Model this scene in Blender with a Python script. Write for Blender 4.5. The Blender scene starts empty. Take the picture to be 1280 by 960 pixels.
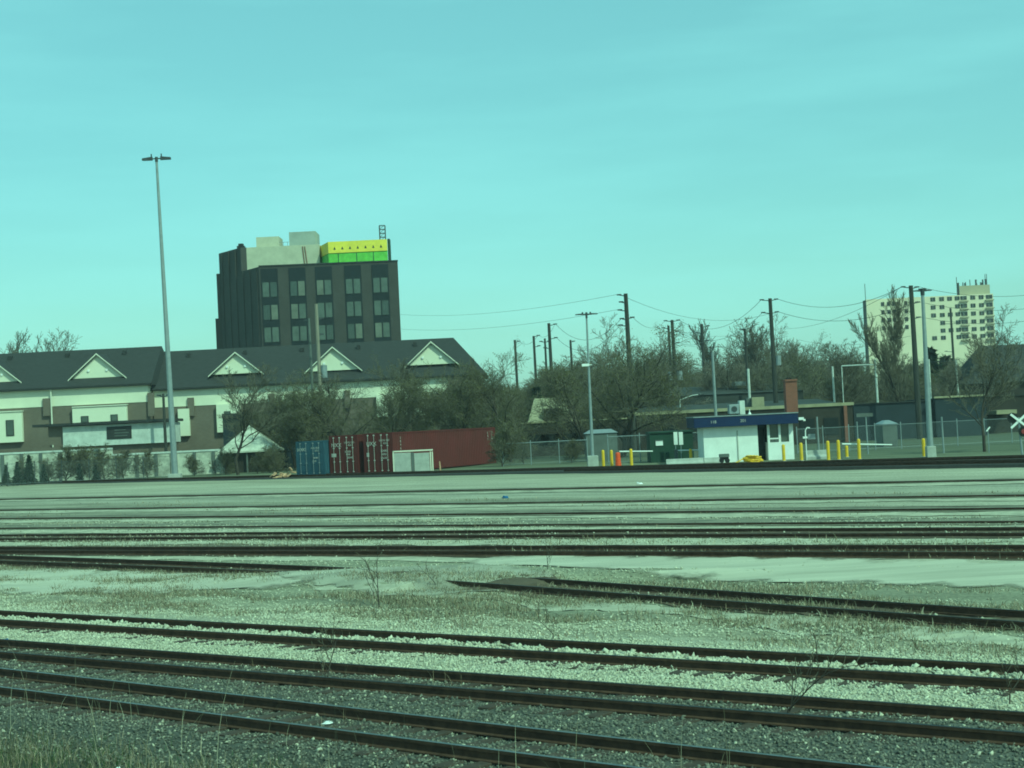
import bpy, math, random
import numpy as np
from mathutils import Vector

sc = bpy.context.scene
COL = sc.collection

# ------------------------------------------------------------------ camera, sky, sun, exposure
F_PX = 2000.0
ROLL = math.atan(0.048)
CAM_H = 4.45
PITCH = math.atan(50 * math.cos(ROLL) / F_PX)
FW = np.array([0, math.cos(PITCH), math.sin(PITCH)])
_R0 = np.array([1.0, 0, 0]); _U0 = np.array([0, -math.sin(PITCH), math.cos(PITCH)])
RT = math.cos(ROLL) * _R0 - math.sin(ROLL) * _U0
UP = math.sin(ROLL) * _R0 + math.cos(ROLL) * _U0
CAM = np.array([0, 0, CAM_H])

from mathutils import Matrix
cd = bpy.data.cameras.new('camera')
cd.sensor_width = 36.0
cd.lens = 36.0 * F_PX / 1280.0
cd.clip_start = 0.1
cd.clip_end = 6000
cam = bpy.data.objects.new('camera', cd)
COL.objects.link(cam)
cam.matrix_world = Matrix(((RT[0], UP[0], -FW[0], 0), (RT[1], UP[1], -FW[1], 0), (RT[2], UP[2], -FW[2], CAM_H), (0, 0, 0, 1)))
sc.camera = cam

SUN_EL, SUN_AZ = math.radians(45), math.radians(40)      # behind the camera, to the right
sun_dir = Vector((math.sin(SUN_AZ) * math.cos(SUN_EL), -math.cos(SUN_AZ) * math.cos(SUN_EL), math.sin(SUN_EL)))
world = bpy.data.worlds.new('World')
sc.world = world
world.use_nodes = True
nt = world.node_tree
nt.nodes.clear()
sky = nt.nodes.new('ShaderNodeTexSky')
sky.sky_type = 'NISHITA'
sky.sun_disc = False
sky.sun_elevation = SUN_EL
sky.sun_rotation = math.pi - SUN_AZ
sky.air_density = 1.0
sky.dust_density = 1.2
sky.ozone_density = 1.0
bg = nt.nodes.new('ShaderNodeBackground')
bg.inputs['Strength'].default_value = 0.124
wout = nt.nodes.new('ShaderNodeOutputWorld')
# thin streaky cloud veil
tc = nt.nodes.new('ShaderNodeTexCoord')
mp = nt.nodes.new('ShaderNodeMapping'); mp.inputs['Scale'].default_value = (2.0, 2.0, 14.0)
nz = nt.nodes.new('ShaderNodeTexNoise'); nz.inputs['Scale'].default_value = 2.2; nz.inputs['Detail'].default_value = 5
rmp = nt.nodes.new('ShaderNodeMapRange')
rmp.inputs['From Min'].default_value = 0.42; rmp.inputs['From Max'].default_value = 0.75
rmp.inputs['To Min'].default_value = 0.28; rmp.inputs['To Max'].default_value = 0.42
mx = nt.nodes.new('ShaderNodeMix'); mx.data_type = 'RGBA'
mx.inputs['B'].default_value = (6.5, 8.6, 10.3, 1)
nt.links.new(tc.outputs['Generated'], mp.inputs['Vector'])
nt.links.new(mp.outputs['Vector'], nz.inputs['Vector'])
nt.links.new(nz.outputs['Fac'], rmp.inputs['Value'])
nt.links.new(rmp.outputs['Result'], mx.inputs['Factor'])
nt.links.new(sky.outputs['Color'], mx.inputs['A'])
nt.links.new(mx.outputs['Result'], bg.inputs['Color'])
nt.links.new(bg.outputs['Background'], wout.inputs['Surface'])

sd = bpy.data.lights.new('sun', 'SUN')
sd.energy = 3.4
sd.angle = math.radians(0.5)
sd.color = (1.0, 0.95, 0.86)
sun = bpy.data.objects.new('sun', sd)
COL.objects.link(sun)
sun.rotation_euler = sun_dir.to_track_quat('Z', 'Y').to_euler()

sc.cycles.filter_width = 1.8
vs = sc.view_settings
vs.view_transform = 'Standard'
vs.look = 'None'
vs.exposure = -0.1
vs.gamma = 1.0
vs.use_curve_mapping = False
HAZE = 0.00024
# the camera's white balance: the photo was shot with everything leaning to cyan green
vs.use_white_balance = True
vs.white_balance_temperature = 5500
vs.white_balance_tint = -59

# ------------------------------------------------------------------ pixel helpers
def ray(px, py):
    return FW * F_PX + RT * (px - 640) + UP * (480 - py)
def P(px, py, Y):
    """world point at depth plane y = Y seen at pixel (px, py) of the photograph"""
    d = ray(px, py)
    q = CAM + d * (Y / d[1])
    return Vector(q)
def G(px, py, z):
    d = ray(px, py)
    return Vector(CAM + d * ((z - CAM_H) / d[2]))
NV = np.array([0.603, 0.797]); UV = np.array([-0.797, 0.603])
NV /= np.linalg.norm(NV); UV /= np.linalg.norm(UV)
def st2xy(s, t):
    return UV[0] * s + NV[0] * t, UV[1] * s + NV[1] * t
PROF_T = np.array([-60, 10, 15.5, 16.2, 18.6, 20, 22, 23.2, 26, 28, 33, 42, 47.5, 51, 55, 60, 68, 82, 88, 140, 400, 3000])
PROF_Z = np.array([-.8, -.35, -.12, 0, 0, 0, 0, 0, 0, -.06, -.04, .12, .42, .57, .72, .82, 1.0, 1.08, 1.2, 1.2, 1.6, 2.0])
def hnoise(s, t):
    return (np.sin(s * .9 + t * 1.3) * np.sin(t * 2.1 - s * .35) + .6 * np.sin(s * 2.7 - t * 1.1 + 2) * np.sin(t * 3.9 + s * .8)
            + .4 * np.sin(s * 6.1 + t * 2.2) * np.sin(t * 7.3 - s * 1.7 + 1))
def gz_st(s, t):
    s = np.asarray(s, float); t = np.asarray(t, float)
    amp = np.interp(t, [0, 14, 16, 27, 29, 33, 36, 46, 80, 100, 200], [.05, .05, .018, .018, .05, .03, .010, .010, .008, .02, .0])
    sm = lambda a, b, v: (lambda q: q * q * (3 - 2 * q))(np.clip((v - a) / (b - a), 0, 1))
    q = np.abs(s - 29.9 - (36.2 - t) * 1.9)                    # the siding is paved over here
    mound = .205 * (1 - sm(4.1, 5.6, q)) * sm(32.6, 34.0, t) * (1 - sm(37.6, 39.6, t))
    return np.interp(t, PROF_T, PROF_Z) + amp * hnoise(s, t) + mound
def gz(x, y):
    s = UV[0] * x + UV[1] * y; t = NV[0] * x + NV[1] * y
    return float(gz_st(s, t))

# ------------------------------------------------------------------ materials
MATS = {}
def mat(name, col, rough=.8, var=.25, scale=3.0, bump=0.0, bscale=20.0, metal=0.0, spec=.3, stretch=(1, 1, 1), col2=None, rot=0.0):
    if name in MATS: return MATS[name]
    m = bpy.data.materials.new(name); m.use_nodes = True
    n = m.node_tree.nodes; l = m.node_tree.links
    b = n['Principled BSDF']
    b.inputs['Roughness'].default_value = rough
    b.inputs['Metallic'].default_value = metal
    b.inputs['Specular IOR Level'].default_value = spec
    c2 = col2 if col2 else tuple(c * (1 - var) for c in col)
    t = n.new('ShaderNodeTexCoord'); mp = n.new('ShaderNodeMapping'); mp.inputs['Scale'].default_value = stretch; mp.inputs['Rotation'].default_value = (0, 0, rot)
    l.new(t.outputs['Object'], mp.inputs['Vector'])
    nz = n.new('ShaderNodeTexNoise'); nz.inputs['Scale'].default_value = scale; nz.inputs['Detail'].default_value = 6
    nz.inputs['Roughness'].default_value = .65
    l.new(mp.outputs['Vector'], nz.inputs['Vector'])
    r = n.new('ShaderNodeValToRGB'); e = r.color_ramp.elements
    e[0].position = .32; e[0].color = (*c2, 1); e[1].position = .62; e[1].color = (*col, 1)
    l.new(nz.outputs['Fac'], r.inputs['Fac']); l.new(r.outputs['Color'], b.inputs['Base Color'])
    if bump:
        n2 = n.new('ShaderNodeTexNoise'); n2.inputs['Scale'].default_value = bscale; n2.inputs['Detail'].default_value = 4
        l.new(mp.outputs['Vector'], n2.inputs['Vector'])
        bp = n.new('ShaderNodeBump'); bp.inputs['Strength'].default_value = bump
        l.new(n2.outputs['Fac'], bp.inputs['Height']); l.new(bp.outputs['Normal'], b.inputs['Normal'])
    MATS[name] = m
    return m
def attr_mat(name, rough=.9):
    """colour per stone / blade from a mesh attribute"""
    m = bpy.data.materials.new(name); m.use_nodes = True
    n = m.node_tree.nodes; l = m.node_tree.links
    a = n.new('ShaderNodeAttribute'); a.attribute_name = 'col'
    b = n['Principled BSDF']; b.inputs['Roughness'].default_value = rough; b.inputs['Specular IOR Level'].default_value = .2
    l.new(a.outputs['Color'], b.inputs['Base Color'])
    return m
def brick_mat(name, c1, c2, mortar, scale=1.0):
    m = mat(name, c1)
    n = m.node_tree.nodes; l = m.node_tree.links; b = n['Principled BSDF']
    t = n.new('ShaderNodeTexCoord')
    sx = n.new('ShaderNodeSeparateXYZ'); ad = n.new('ShaderNodeMath'); ad.operation = 'ADD'; cb = n.new('ShaderNodeCombineXYZ')
    l.new(t.outputs['Object'], sx.inputs[0]); l.new(sx.outputs[0], ad.inputs[0]); l.new(sx.outputs[1], ad.inputs[1])
    l.new(ad.outputs[0], cb.inputs[0]); l.new(sx.outputs[2], cb.inputs[1])
    k = n.new('ShaderNodeTexBrick'); k.inputs['Scale'].default_value = scale
    k.inputs['Color1'].default_value = (*c1, 1); k.inputs['Color2'].default_value = (*c2, 1); k.inputs['Mortar'].default_value = (*mortar, 1)
    k.inputs['Brick Width'].default_value = .24; k.inputs['Row Height'].default_value = .085; k.inputs['Mortar Size'].default_value = .008
    l.new(cb.outputs[0], k.inputs['Vector'])
    nz = n.new('ShaderNodeTexNoise'); nz.inputs['Scale'].default_value = .5; nz.inputs['Detail'].default_value = 5
    l.new(t.outputs['Object'], nz.inputs['Vector'])
    mr = n.new('ShaderNodeMapRange'); mr.inputs['To Min'].default_value = .75; mr.inputs['To Max'].default_value = 1.25
    l.new(nz.outputs['Fac'], mr.inputs['Value'])
    hv = n.new('ShaderNodeHueSaturation'); l.new(k.outputs['Color'], hv.inputs['Color']); l.new(mr.outputs[0], hv.inputs['Value'])
    l.new(hv.outputs['Color'], b.inputs['Base Color'])
    return m
def glass_mat(name, col, rough=.08):
    m = mat(name, col, rough=rough, var=.35, scale=.7, spec=.6)
    return m
def mesh_fence_mat(name, col, cover):
    """woven wire: real gaps between thin wires, by a procedural diamond pattern"""
    m = bpy.data.materials.new(name); m.use_nodes = True
    n = m.node_tree.nodes; l = m.node_tree.links
    b = n['Principled BSDF']; b.inputs['Base Color'].default_value = (*col, 1); b.inputs['Roughness'].default_value = .5
    t = n.new('ShaderNodeTexCoord'); sx = n.new('ShaderNodeSeparateXYZ'); l.new(t.outputs['Object'], sx.inputs[0])
    def diag(sign):
        a = n.new('ShaderNodeMath'); a.operation = 'ADD' if sign > 0 else 'SUBTRACT'
        l.new(sx.outputs[0], a.inputs[0]); l.new(sx.outputs[2], a.inputs[1])
        q = n.new('ShaderNodeMath'); q.operation = 'MULTIPLY'; q.inputs[1].default_value = 14.0; l.new(a.outputs[0], q.inputs[0])
        f = n.new('ShaderNodeMath'); f.operation = 'FRACT'; l.new(q.outputs[0], f.inputs[0])
        c = n.new('ShaderNodeMath'); c.operation = 'LESS_THAN'; c.inputs[1].default_value = cover; l.new(f.outputs[0], c.inputs[0])
        return c
    d1, d2 = diag(1), diag(-1)
    mxm = n.new('ShaderNodeMath'); mxm.operation = 'MAXIMUM'; l.new(d1.outputs[0], mxm.inputs[0]); l.new(d2.outputs[0], mxm.inputs[1])
    l.new(mxm.outputs[0], b.inputs['Alpha'])
    return m

M = {}
TRK = -math.atan2(.603, -.797)      # turns x along the tracks
M['rail'] = mat('rail_rust', (.080, .048, .030), .8, .5, 6)
M['rail_shiny'] = mat('rail_polished', (.17, .17, .165), .42, .4, 8, metal=.6)
M['rail_dull'] = mat('rail_dull_top', (.022, .024, .026), .6, .3, 8)
M['tie'] = mat('weathered_tie', (.075, .058, .045), .9, .5, 5, bump=.3)
M['tower'] = brick_mat('dark_tower_brick', (.050, .045, .041), (.041, .037, .034), (.06, .056, .052))
M['tower_bay'] = mat('dark_bay_panel', (.006, .009, .013), .5, .2, 1)
M['frame_dark'] = mat('dark_frame', (.006, .008, .009), .5, .2, 3)
M['win'] = glass_mat('window_glass', (.085, .098, .082), .12)
M['win_dark'] = glass_mat('dark_window_glass', (.045, .055, .048), .1)
M['win_blind'] = glass_mat('blinds_behind_glass', (.15, .155, .12), .25)
PANES = ['win', 'win_dark', 'win', 'win_blind', 'win']
M['cream'] = mat('cream_render', (.52, .50, .38), .9, .18, .8)
M['cream2'] = mat('grey_render', (.36, .38, .34), .9, .18, .8)
M['yellow_sheath'] = mat('yellow_sheathing', (.84, .73, .09), .6, .2, .9)
M['green_sheath'] = mat('green_sheathing', (.29, .60, .08), .6, .35, 1.0)
M['shingle'] = mat('dark_shingle', (.040, .040, .040), .9, .35, 2.0, stretch=(1, 1, 6))
M['siding'] = mat('cream_siding', (.74, .72, .56), .7, .08, .6)
M['brick'] = brick_mat('brown_brick', (.145, .118, .092), (.12, .096, .075), (.18, .155, .125))
M['trim'] = mat('cream_trim', (.70, .68, .55), .6, .1, 2)
M['trim_dark'] = mat('dark_trim', (.03, .03, .03), .6, .2, 2)
M['white'] = mat('white_paint', (.82, .82, .78), .55, .14, 1.1)
M['white_dirty'] = mat('weathered_white', (.62, .63, .58), .7, .3, 1.2)
M['speckle'] = mat('mottled_pale', (.58, .57, .47), .9, .6, 1.1)
M['concrete'] = mat('concrete', (.42, .42, .38), .9, .25, 2.5, bump=.2)
M['galv'] = mat('galvanised_steel', (.30, .32, .33), .5, .2, 3, metal=.3)
M['galv_dark'] = mat('dark_steel', (.05, .055, .06), .5, .2, 3)
M['navy'] = mat('navy_paint', (.009, .018, .075), .45, .2, 1.5)
M['navy_wall'] = mat('navy_cladding', (.022, .030, .040), .7, .35, .5)
M['redbrick'] = brick_mat('red_brick', (.19, .060, .038), (.15, .05, .032), (.2, .15, .12))
M['c_red'] = mat('oxide_red_paint', (.088, .015, .015), .7, .28, .6, col2=(.066, .014, .012))
M['c_blue'] = mat('blue_paint', (.045, .085, .125), .55, .3, .8)
M['mark'] = mat('white_marking', (.50, .48, .43), .7, .25, 9)
M['yellow'] = mat('safety_yellow', (.72, .48, .035), .5, .18, 4)
M['orange'] = mat('barrel_orange', (.62, .085, .025), .5, .15, 4)
M['wood_pole'] = mat('utility_pole_wood', (.048, .047, .042), .9, .4, 3, stretch=(1, 1, .2))
M['wood_pale'] = mat('pale_pole_wood', (.28, .25, .20), .9, .35, 3, stretch=(1, 1, .2))
M['wire'] = mat('wire', (.03, .035, .04), .6, .1, 1)
M['dark_wall'] = mat('dark_brown_wall', (.040, .034, .027), .9, .45, .5)
M['dark_roof'] = mat('dark_flat_roof', (.050, .052, .048), .9, .35, .6)
M['tan_roof'] = mat('tan_gravel_roof', (.34, .31, .20), .95, .35, .8)
M['bin_green'] = mat('dark_green_paint', (.026, .052, .034), .6, .3, 1)
M['shed_grey'] = mat('grey_shed_cladding', (.13, .14, .13), .8, .3, 1)
M['bark'] = mat('grey_brown_bark', (.060, .050, .040), .95, .4, 4)
M['twig'] = mat('fine_twig', (.145, .130, .092), .95, .3, 2)
M['twig_pale'] = mat('pale_twig', (.19, .17, .13), .95, .3, 2)
M['bud'] = mat('olive_bud', (.135, .128, .045), .9, .35, 1.2)
M['needle'] = mat('dark_needle', (.022, .036, .018), .9, .4, 1.5)
M['apt'] = mat('tan_apartment_wall', (.74, .66, .48), .9, .12, .12)
M['apt2'] = mat('tan_penthouse_wall', (.42, .38, .26), .9, .2, .15)
M['road'] = mat('dusty_concrete_road', (.48, .45, .35), .95, .30, .9, bump=.2, bscale=9, stretch=(.16, 1, 1), rot=TRK)
M['asphalt'] = mat('worn_asphalt', (.36, .34, .26), .95, .4, .7, bump=.2, bscale=10)
M['bed'] = mat('dark_track_ballast', (.030, .028, .025), .95, .45, 6, bump=.8, bscale=14)
M['bed_brown'] = mat('rusty_gravel', (.11, .085, .058), .95, .45, 1.5, bump=.4, bscale=14)
M['pale_gravel'] = mat('pale_loose_gravel', (.46, .43, .32), .95, .45, 1.2, bump=.4, bscale=14)
M['bed_grey'] = mat('dusty_grey_gravel', (.22, .205, .15), .95, .35, .8, bump=.4, bscale=14)
M['litter_w'] = mat('white_litter', (.8, .8, .8), .6, .1, 5)
M['litter_b'] = mat('blue_litter', (.04, .11, .26), .6, .2, 5)
M['litter_o'] = mat('orange_litter', (.50, .33, .20), .8, .4, 4)
M['red'] = mat('signal_red', (.20, .035, .035), .5, .2, 4)
M['black'] = mat('black_paint', (.012, .012, .012), .5, .2, 3)
M['fence'] = mesh_fence_mat('chain_link', (.20, .22, .22), .055)
M['stone'] = attr_mat('stones')
M['blade'] = attr_mat('dry_blades')

# ------------------------------------------------------------------ mesh builder
class MB:
    def __init__(self):
        self.v = []; self.f = []
    def add(self, vs, fs):
        o = len(self.v); self.v += [tuple(p) for p in vs]; self.f += [tuple(i + o for i in q) for q in fs]; return self
    def hexa(self, c):
        """8 corners: bottom loop then top loop"""
        return self.add(c, [(3, 2, 1, 0), (4, 5, 6, 7), (0, 1, 5, 4), (1, 2, 6, 5), (2, 3, 7, 6), (3, 0, 4, 7)])
    def box(self, x0, x1, y0, y1, z0, z1):
        if x1 < x0: x0, x1 = x1, x0
        if z1 < z0: z0, z1 = z1, z0
        return self.hexa([(x0, y0, z0), (x1, y0, z0), (x1, y1, z0), (x0, y1, z0), (x0, y0, z1), (x1, y0, z1), (x1, y1, z1), (x0, y1, z1)])
    def obox(self, o, ex, ey, x0, x1, y0, y1, z0, z1):
        """box in a frame: origin o, horizontal axes ex, ey"""
        o = Vector(o)
        c = [o + ex * x + ey * y + Vector((0, 0, z)) for z in (z0, z1) for x, y in ((x0, y0), (x1, y0), (x1, y1), (x0, y1))]
        return self.hexa(c)
    def prism(self, poly, z0, z1):
        n = len(poly)
        vs = [(x, y, z0) for x, y in poly] + [(x, y, z1) for x, y in poly]
        return self.add(vs, [tuple(range(n - 1, -1, -1)), tuple(range(n, 2 * n))] + [(i, (i + 1) % n, n + (i + 1) % n, n + i) for i in range(n)])
    def tube(self, a, b, r0, r1=None, n=8, caps=True):
        r1 = r0 if r1 is None else r1
        a = Vector(a); b = Vector(b); d = (b - a).normalized()
        e = d.orthogonal().normalized(); g = d.cross(e)
        vs = []
        for p, r in ((a, r0), (b, r1)):
            for k in range(n):
                q = 2 * math.pi * k / n
                vs.append(p + e * (r * math.cos(q)) + g * (r * math.sin(q)))
        fs = [(k, (k + 1) % n, n + (k + 1) % n, n + k) for k in range(n)]
        if caps: fs += [tuple(range(n - 1, -1, -1)), tuple(range(n, 2 * n))]
        return self.add(vs, fs)
    def path(self, pts, r, n=5):
        for a, b in zip(pts[:-1], pts[1:]): self.tube(a, b, r, r, n, True)
        return self
    def build(self, name, m, parent=None, bevel=0):
        me = bpy.data.meshes.new(name)
        o = Vector((0, 0, 0))
        if parent is not None:
            q = parent
            while q is not None:
                o = o + q.location; q = q.parent
        me.from_pydata([(v[0] - o.x, v[1] - o.y, v[2] - o.z) for v in self.v], [], self.f)
        me.materials.append(m)
        me.update()
        ob = bpy.data.objects.new(name, me)
        COL.objects.link(ob)
        if parent is not None: ob.parent = parent
        if bevel:
            bv = ob.modifiers.new('bevel', 'BEVEL'); bv.width = bevel; bv.segments = 2
        return ob

def tag(o, label, cat, group=None):
    o['label'] = label; o['category'] = cat
    if group: o['group'] = group
    return o
def thing(name, loc, label, cat, group=None):
    o = bpy.data.objects.new(name, None); COL.objects.link(o); o.location = Vector(loc)
    o.empty_display_size = .5
    return tag(o, label, cat, group)
def np_mesh(name, V, Fq, m, parent=None, col=None, kind=None):
    """V (n,3), Fq (k,3|4) arrays"""
    me = bpy.data.meshes.new(name)
    V = np.ascontiguousarray(V, np.float32); Fq = np.ascontiguousarray(Fq, np.int32)
    k = Fq.shape[1]
    me.vertices.add(len(V)); me.vertices.foreach_set('co', V.ravel())
    me.loops.add(Fq.size); me.loops.foreach_set('vertex_index', Fq.ravel())
    me.polygons.add(len(Fq)); me.polygons.foreach_set('loop_start', np.arange(0, Fq.size, k, dtype=np.int32))
    me.polygons.foreach_set('loop_total', np.full(len(Fq), k, np.int32))
    me.update(calc_edges=True)
    if col is not None:
        a = me.attributes.new('col', 'FLOAT_COLOR', 'POINT')
        c4 = np.ones((len(V), 4), np.float32); c4[:, :3] = col
        a.data.foreach_set('color', c4.ravel())
    me.materials.append(m)
    o = bpy.data.objects.new(name, me); COL.objects.link(o)
    if parent is not None: o.parent = parent
    if kind: o['kind'] = kind
    return o
def copy_thing(root, loc, rz=0, scale=1, label=None, cat=None, group=None):
    r = root.copy(); COL.objects.link(r); r.location = Vector(loc); r.rotation_euler = (0, 0, rz)
    r.scale = (scale,) * 3 if not isinstance(scale, tuple) else scale
    if label: r['label'] = label
    if cat: r['category'] = cat
    if group: r['group'] = group
    elif 'group' in r: del r['group']
    for ch in list(root.children):
        c = ch.copy(); COL.objects.link(c); c.parent = r
        for g in ch.children:
            d = g.copy(); COL.objects.link(d); d.parent = c
    return r
def lettering(name, text, origin, ex, ez, size, m, parent, depth=.004):
    """raised letters: origin = lower left corner, ex along the line of writing, ez up"""
    cu = bpy.data.curves.new(name, 'FONT'); cu.body = text; cu.size = size; cu.extrude = depth
    t = bpy.data.objects.new('tmp', cu); COL.objects.link(t)
    bpy.context.view_layer.update()
    me = bpy.data.meshes.new_from_object(t.evaluated_get(bpy.context.evaluated_depsgraph_get()))
    bpy.data.objects.remove(t); bpy.data.curves.remove(cu)
    ey = Vector(ez).cross(Vector(ex)).normalized() * 1.0
    o = Vector((0, 0, 0)); q = parent
    while q is not None:
        o = o + q.location; q = q.parent
    org = Vector(origin)
    for v in me.vertices:
        v.co = org + Vector(ex) * v.co.x + Vector(ez) * v.co.y - ey * v.co.z - o
    me.materials.clear(); me.materials.append(m)
    ob = bpy.data.objects.new(name, me); COL.objects.link(ob); ob.parent = parent
    return ob

X = Vector((1, 0, 0)); Y_ = Vector((0, 1, 0)); Z = Vector((0, 0, 1))

# ------------------------------------------------------------------ GROUND
def make_ground():
    t = np.concatenate([np.arange(-60, 8, 4), np.arange(8, 40, .28), np.arange(40, 62, .6), np.arange(62, 92, 1.0), np.arange(92, 140, 4), [150, 180, 240, 320, 450, 700, 1100, 1700, 2600]])
    s = np.concatenate([[-2600, -1500, -800, -400, -220, -120, -80], np.arange(-60, -8, 3), np.arange(-8, 45, .4), np.arange(45, 100, 1.5), np.arange(100, 200, 8), [220, 280, 360, 500, 800, 1400, 2600]])
    T, S = np.meshgrid(t, s, indexing='ij')
    XX, YY = st2xy(S, T); ZZ = gz_st(S, T)
    V = np.stack([XX, YY, ZZ], -1).reshape(-1, 3)
    nT, nS = T.shape
    i, j = np.meshgrid(np.arange(nT - 1), np.arange(nS - 1), indexing='ij')
    a = (i * nS + j).ravel()
    Fq = np.stack([a, a + nS, a + nS + 1, a + 1], -1)
    m = bpy.data.materials.new('yard_ground'); m.use_nodes = True
    n = m.node_tree.nodes; l = m.node_tree.links; b = n['Principled BSDF']
    b.inputs['Roughness'].default_value = .95; b.inputs['Specular IOR Level'].default_value = .15
    g = n.new('ShaderNodeNewGeometry')
    def dot(vec):
        d = n.new('ShaderNodeVectorMath'); d.operation = 'DOT_PRODUCT'; d.inputs[1].default_value = vec
        l.new(g.outputs['Position'], d.inputs[0]); return d.outputs['Value']
    tt = dot((NV[0], NV[1], 0)); ss = dot((UV[0], UV[1], 0))
    cb = n.new('ShaderNodeCombineXYZ'); l.new(ss, cb.inputs[0]); l.new(tt, cb.inputs[1])
    def noise(sc_, vscale, det=5, rough=.6):
        mp = n.new('ShaderNodeMapping'); mp.inputs['Scale'].default_value = vscale; l.new(cb.outputs[0], mp.inputs['Vector'])
        q = n.new('ShaderNodeTexNoise'); q.inputs['Scale'].default_value = sc_; q.inputs['Detail'].default_value = det; q.inputs['Roughness'].default_value = rough
        l.new(mp.outputs[0], q.inputs['Vector']); return q.outputs['Fac']
    def math_(op, a, b_):
        q = n.new('ShaderNodeMath'); q.operation = op
        for k, v in enumerate((a, b_)):
            if isinstance(v, (int, float)): q.inputs[k].default_value = v
            else: l.new(v, q.inputs[k])
        return q.outputs[0]
    # warp the zone borders so they are ragged
    w = math_('MULTIPLY', math_('SUBTRACT', noise(1.1, (.35, 1, 1), 6, .7), .5), 2.6)
    tw = math_('ADD', tt, w)
    fac = math_('DIVIDE', tw, 120.0)
    def ramp(stops):
        r = n.new('ShaderNodeValToRGB'); el = r.color_ramp.elements
        el[0].position = stops[0][0] / 120; el[0].color = (*stops[0][1], 1)
        el[1].position = stops[-1][0] / 120; el[1].color = (*stops[-1][1], 1)
        for p, c in stops[1:-1]:
            e = el.new(p / 120); e.color = (*c, 1)
        l.new(fac, r.inputs['Fac']); return r.outputs['Color']
    soil = (.075, .078, .045); dark = (.105, .104, .088); light = (.40, .38, .29); mixd = (.26, .25, .175); gravel = (.375, .352, .265)
    dgr = (.25, .238, .172)
    zones = ramp([(13, soil), (15.5, (.075, .077, .062)), (16.5, dark), (20.9, dark), (21.7, (.17, .17, .145)), (22.4, light), (26.8, light), (28.2, (.30, .28, .20)), (30.8, mixd), (40, (.28, .27, .19)),
                  (41.5, (.15, .13, .095)), (44.2, (.16, .14, .10)), (44.9, (.30, .29, .20)), (46.3, (.46, .435, .335)), (47.5, (.26, .24, .18)), (48.4, gravel), (50.5, dgr), (51.3, gravel), (55.2, dgr), (56, gravel),
                  (59.3, gravel), (60.6, dgr), (62, (.35, .33, .25)), (66.5, (.28, .27, .21)), (69, gravel), (76, (.40, .375, .28)), (84, (.34, .32, .23)), (89.5, (.28, .26, .19)), (91.5, (.20, .20, .13)), (100, (.13, .135, .085)), (118, (.11, .115, .075))])
    # streaks along the tracks, patches, fine grain
    st_ = noise(1.0, (.06, 1.4, 1), 5, .6); pt = noise(.42, (.22, 1, 1), 7, .7); gr = noise(9, (1, 1, 1), 4, .7)
    k1 = n.new('ShaderNodeMapRange'); k1.inputs['From Min'].default_value = .3; k1.inputs['From Max'].default_value = .7; k1.inputs['To Min'].default_value = .80; k1.inputs['To Max'].default_value = 1.15; l.new(st_, k1.inputs['Value'])
    k2 = n.new('ShaderNodeMapRange'); k2.inputs['From Min'].default_value = .3; k2.inputs['From Max'].default_value = .7; k2.inputs['To Min'].default_value = .66; k2.inputs['To Max'].default_value = 1.2; l.new(pt, k2.inputs['Value'])
    k3 = n.new('ShaderNodeMapRange'); k3.inputs['From Min'].default_value = .3; k3.inputs['From Max'].default_value = .7; k3.inputs['To Min'].default_value = .55; k3.inputs['To Max'].default_value = 1.35; l.new(gr, k3.inputs['Value'])
    f_ = math_('MULTIPLY', math_('MULTIPLY', k1.outputs[0], k2.outputs[0]), k3.outputs[0])
    hv = n.new('ShaderNodeHueSaturation'); l.new(zones, hv.inputs['Color']); l.new(f_, hv.inputs['Value'])
    l.new(hv.outputs['Color'], b.inputs['Base Color'])
    vo = n.new('ShaderNodeTexVoronoi'); vo.inputs['Scale'].default_value = 9; l.new(cb.outputs[0], vo.inputs['Vector'])
    bp = n.new('ShaderNodeBump'); bp.inputs['Strength'].default_value = .4; bp.inputs['Distance'].default_value = .03
    l.new(math_('ADD', math_('MULTIPLY', vo.outputs['Distance'], .7), gr), bp.inputs['Height']); l.new(bp.outputs['Normal'], b.inputs['Normal'])
    np_mesh('ground', V, Fq, m, kind='structure')
make_ground()

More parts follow.
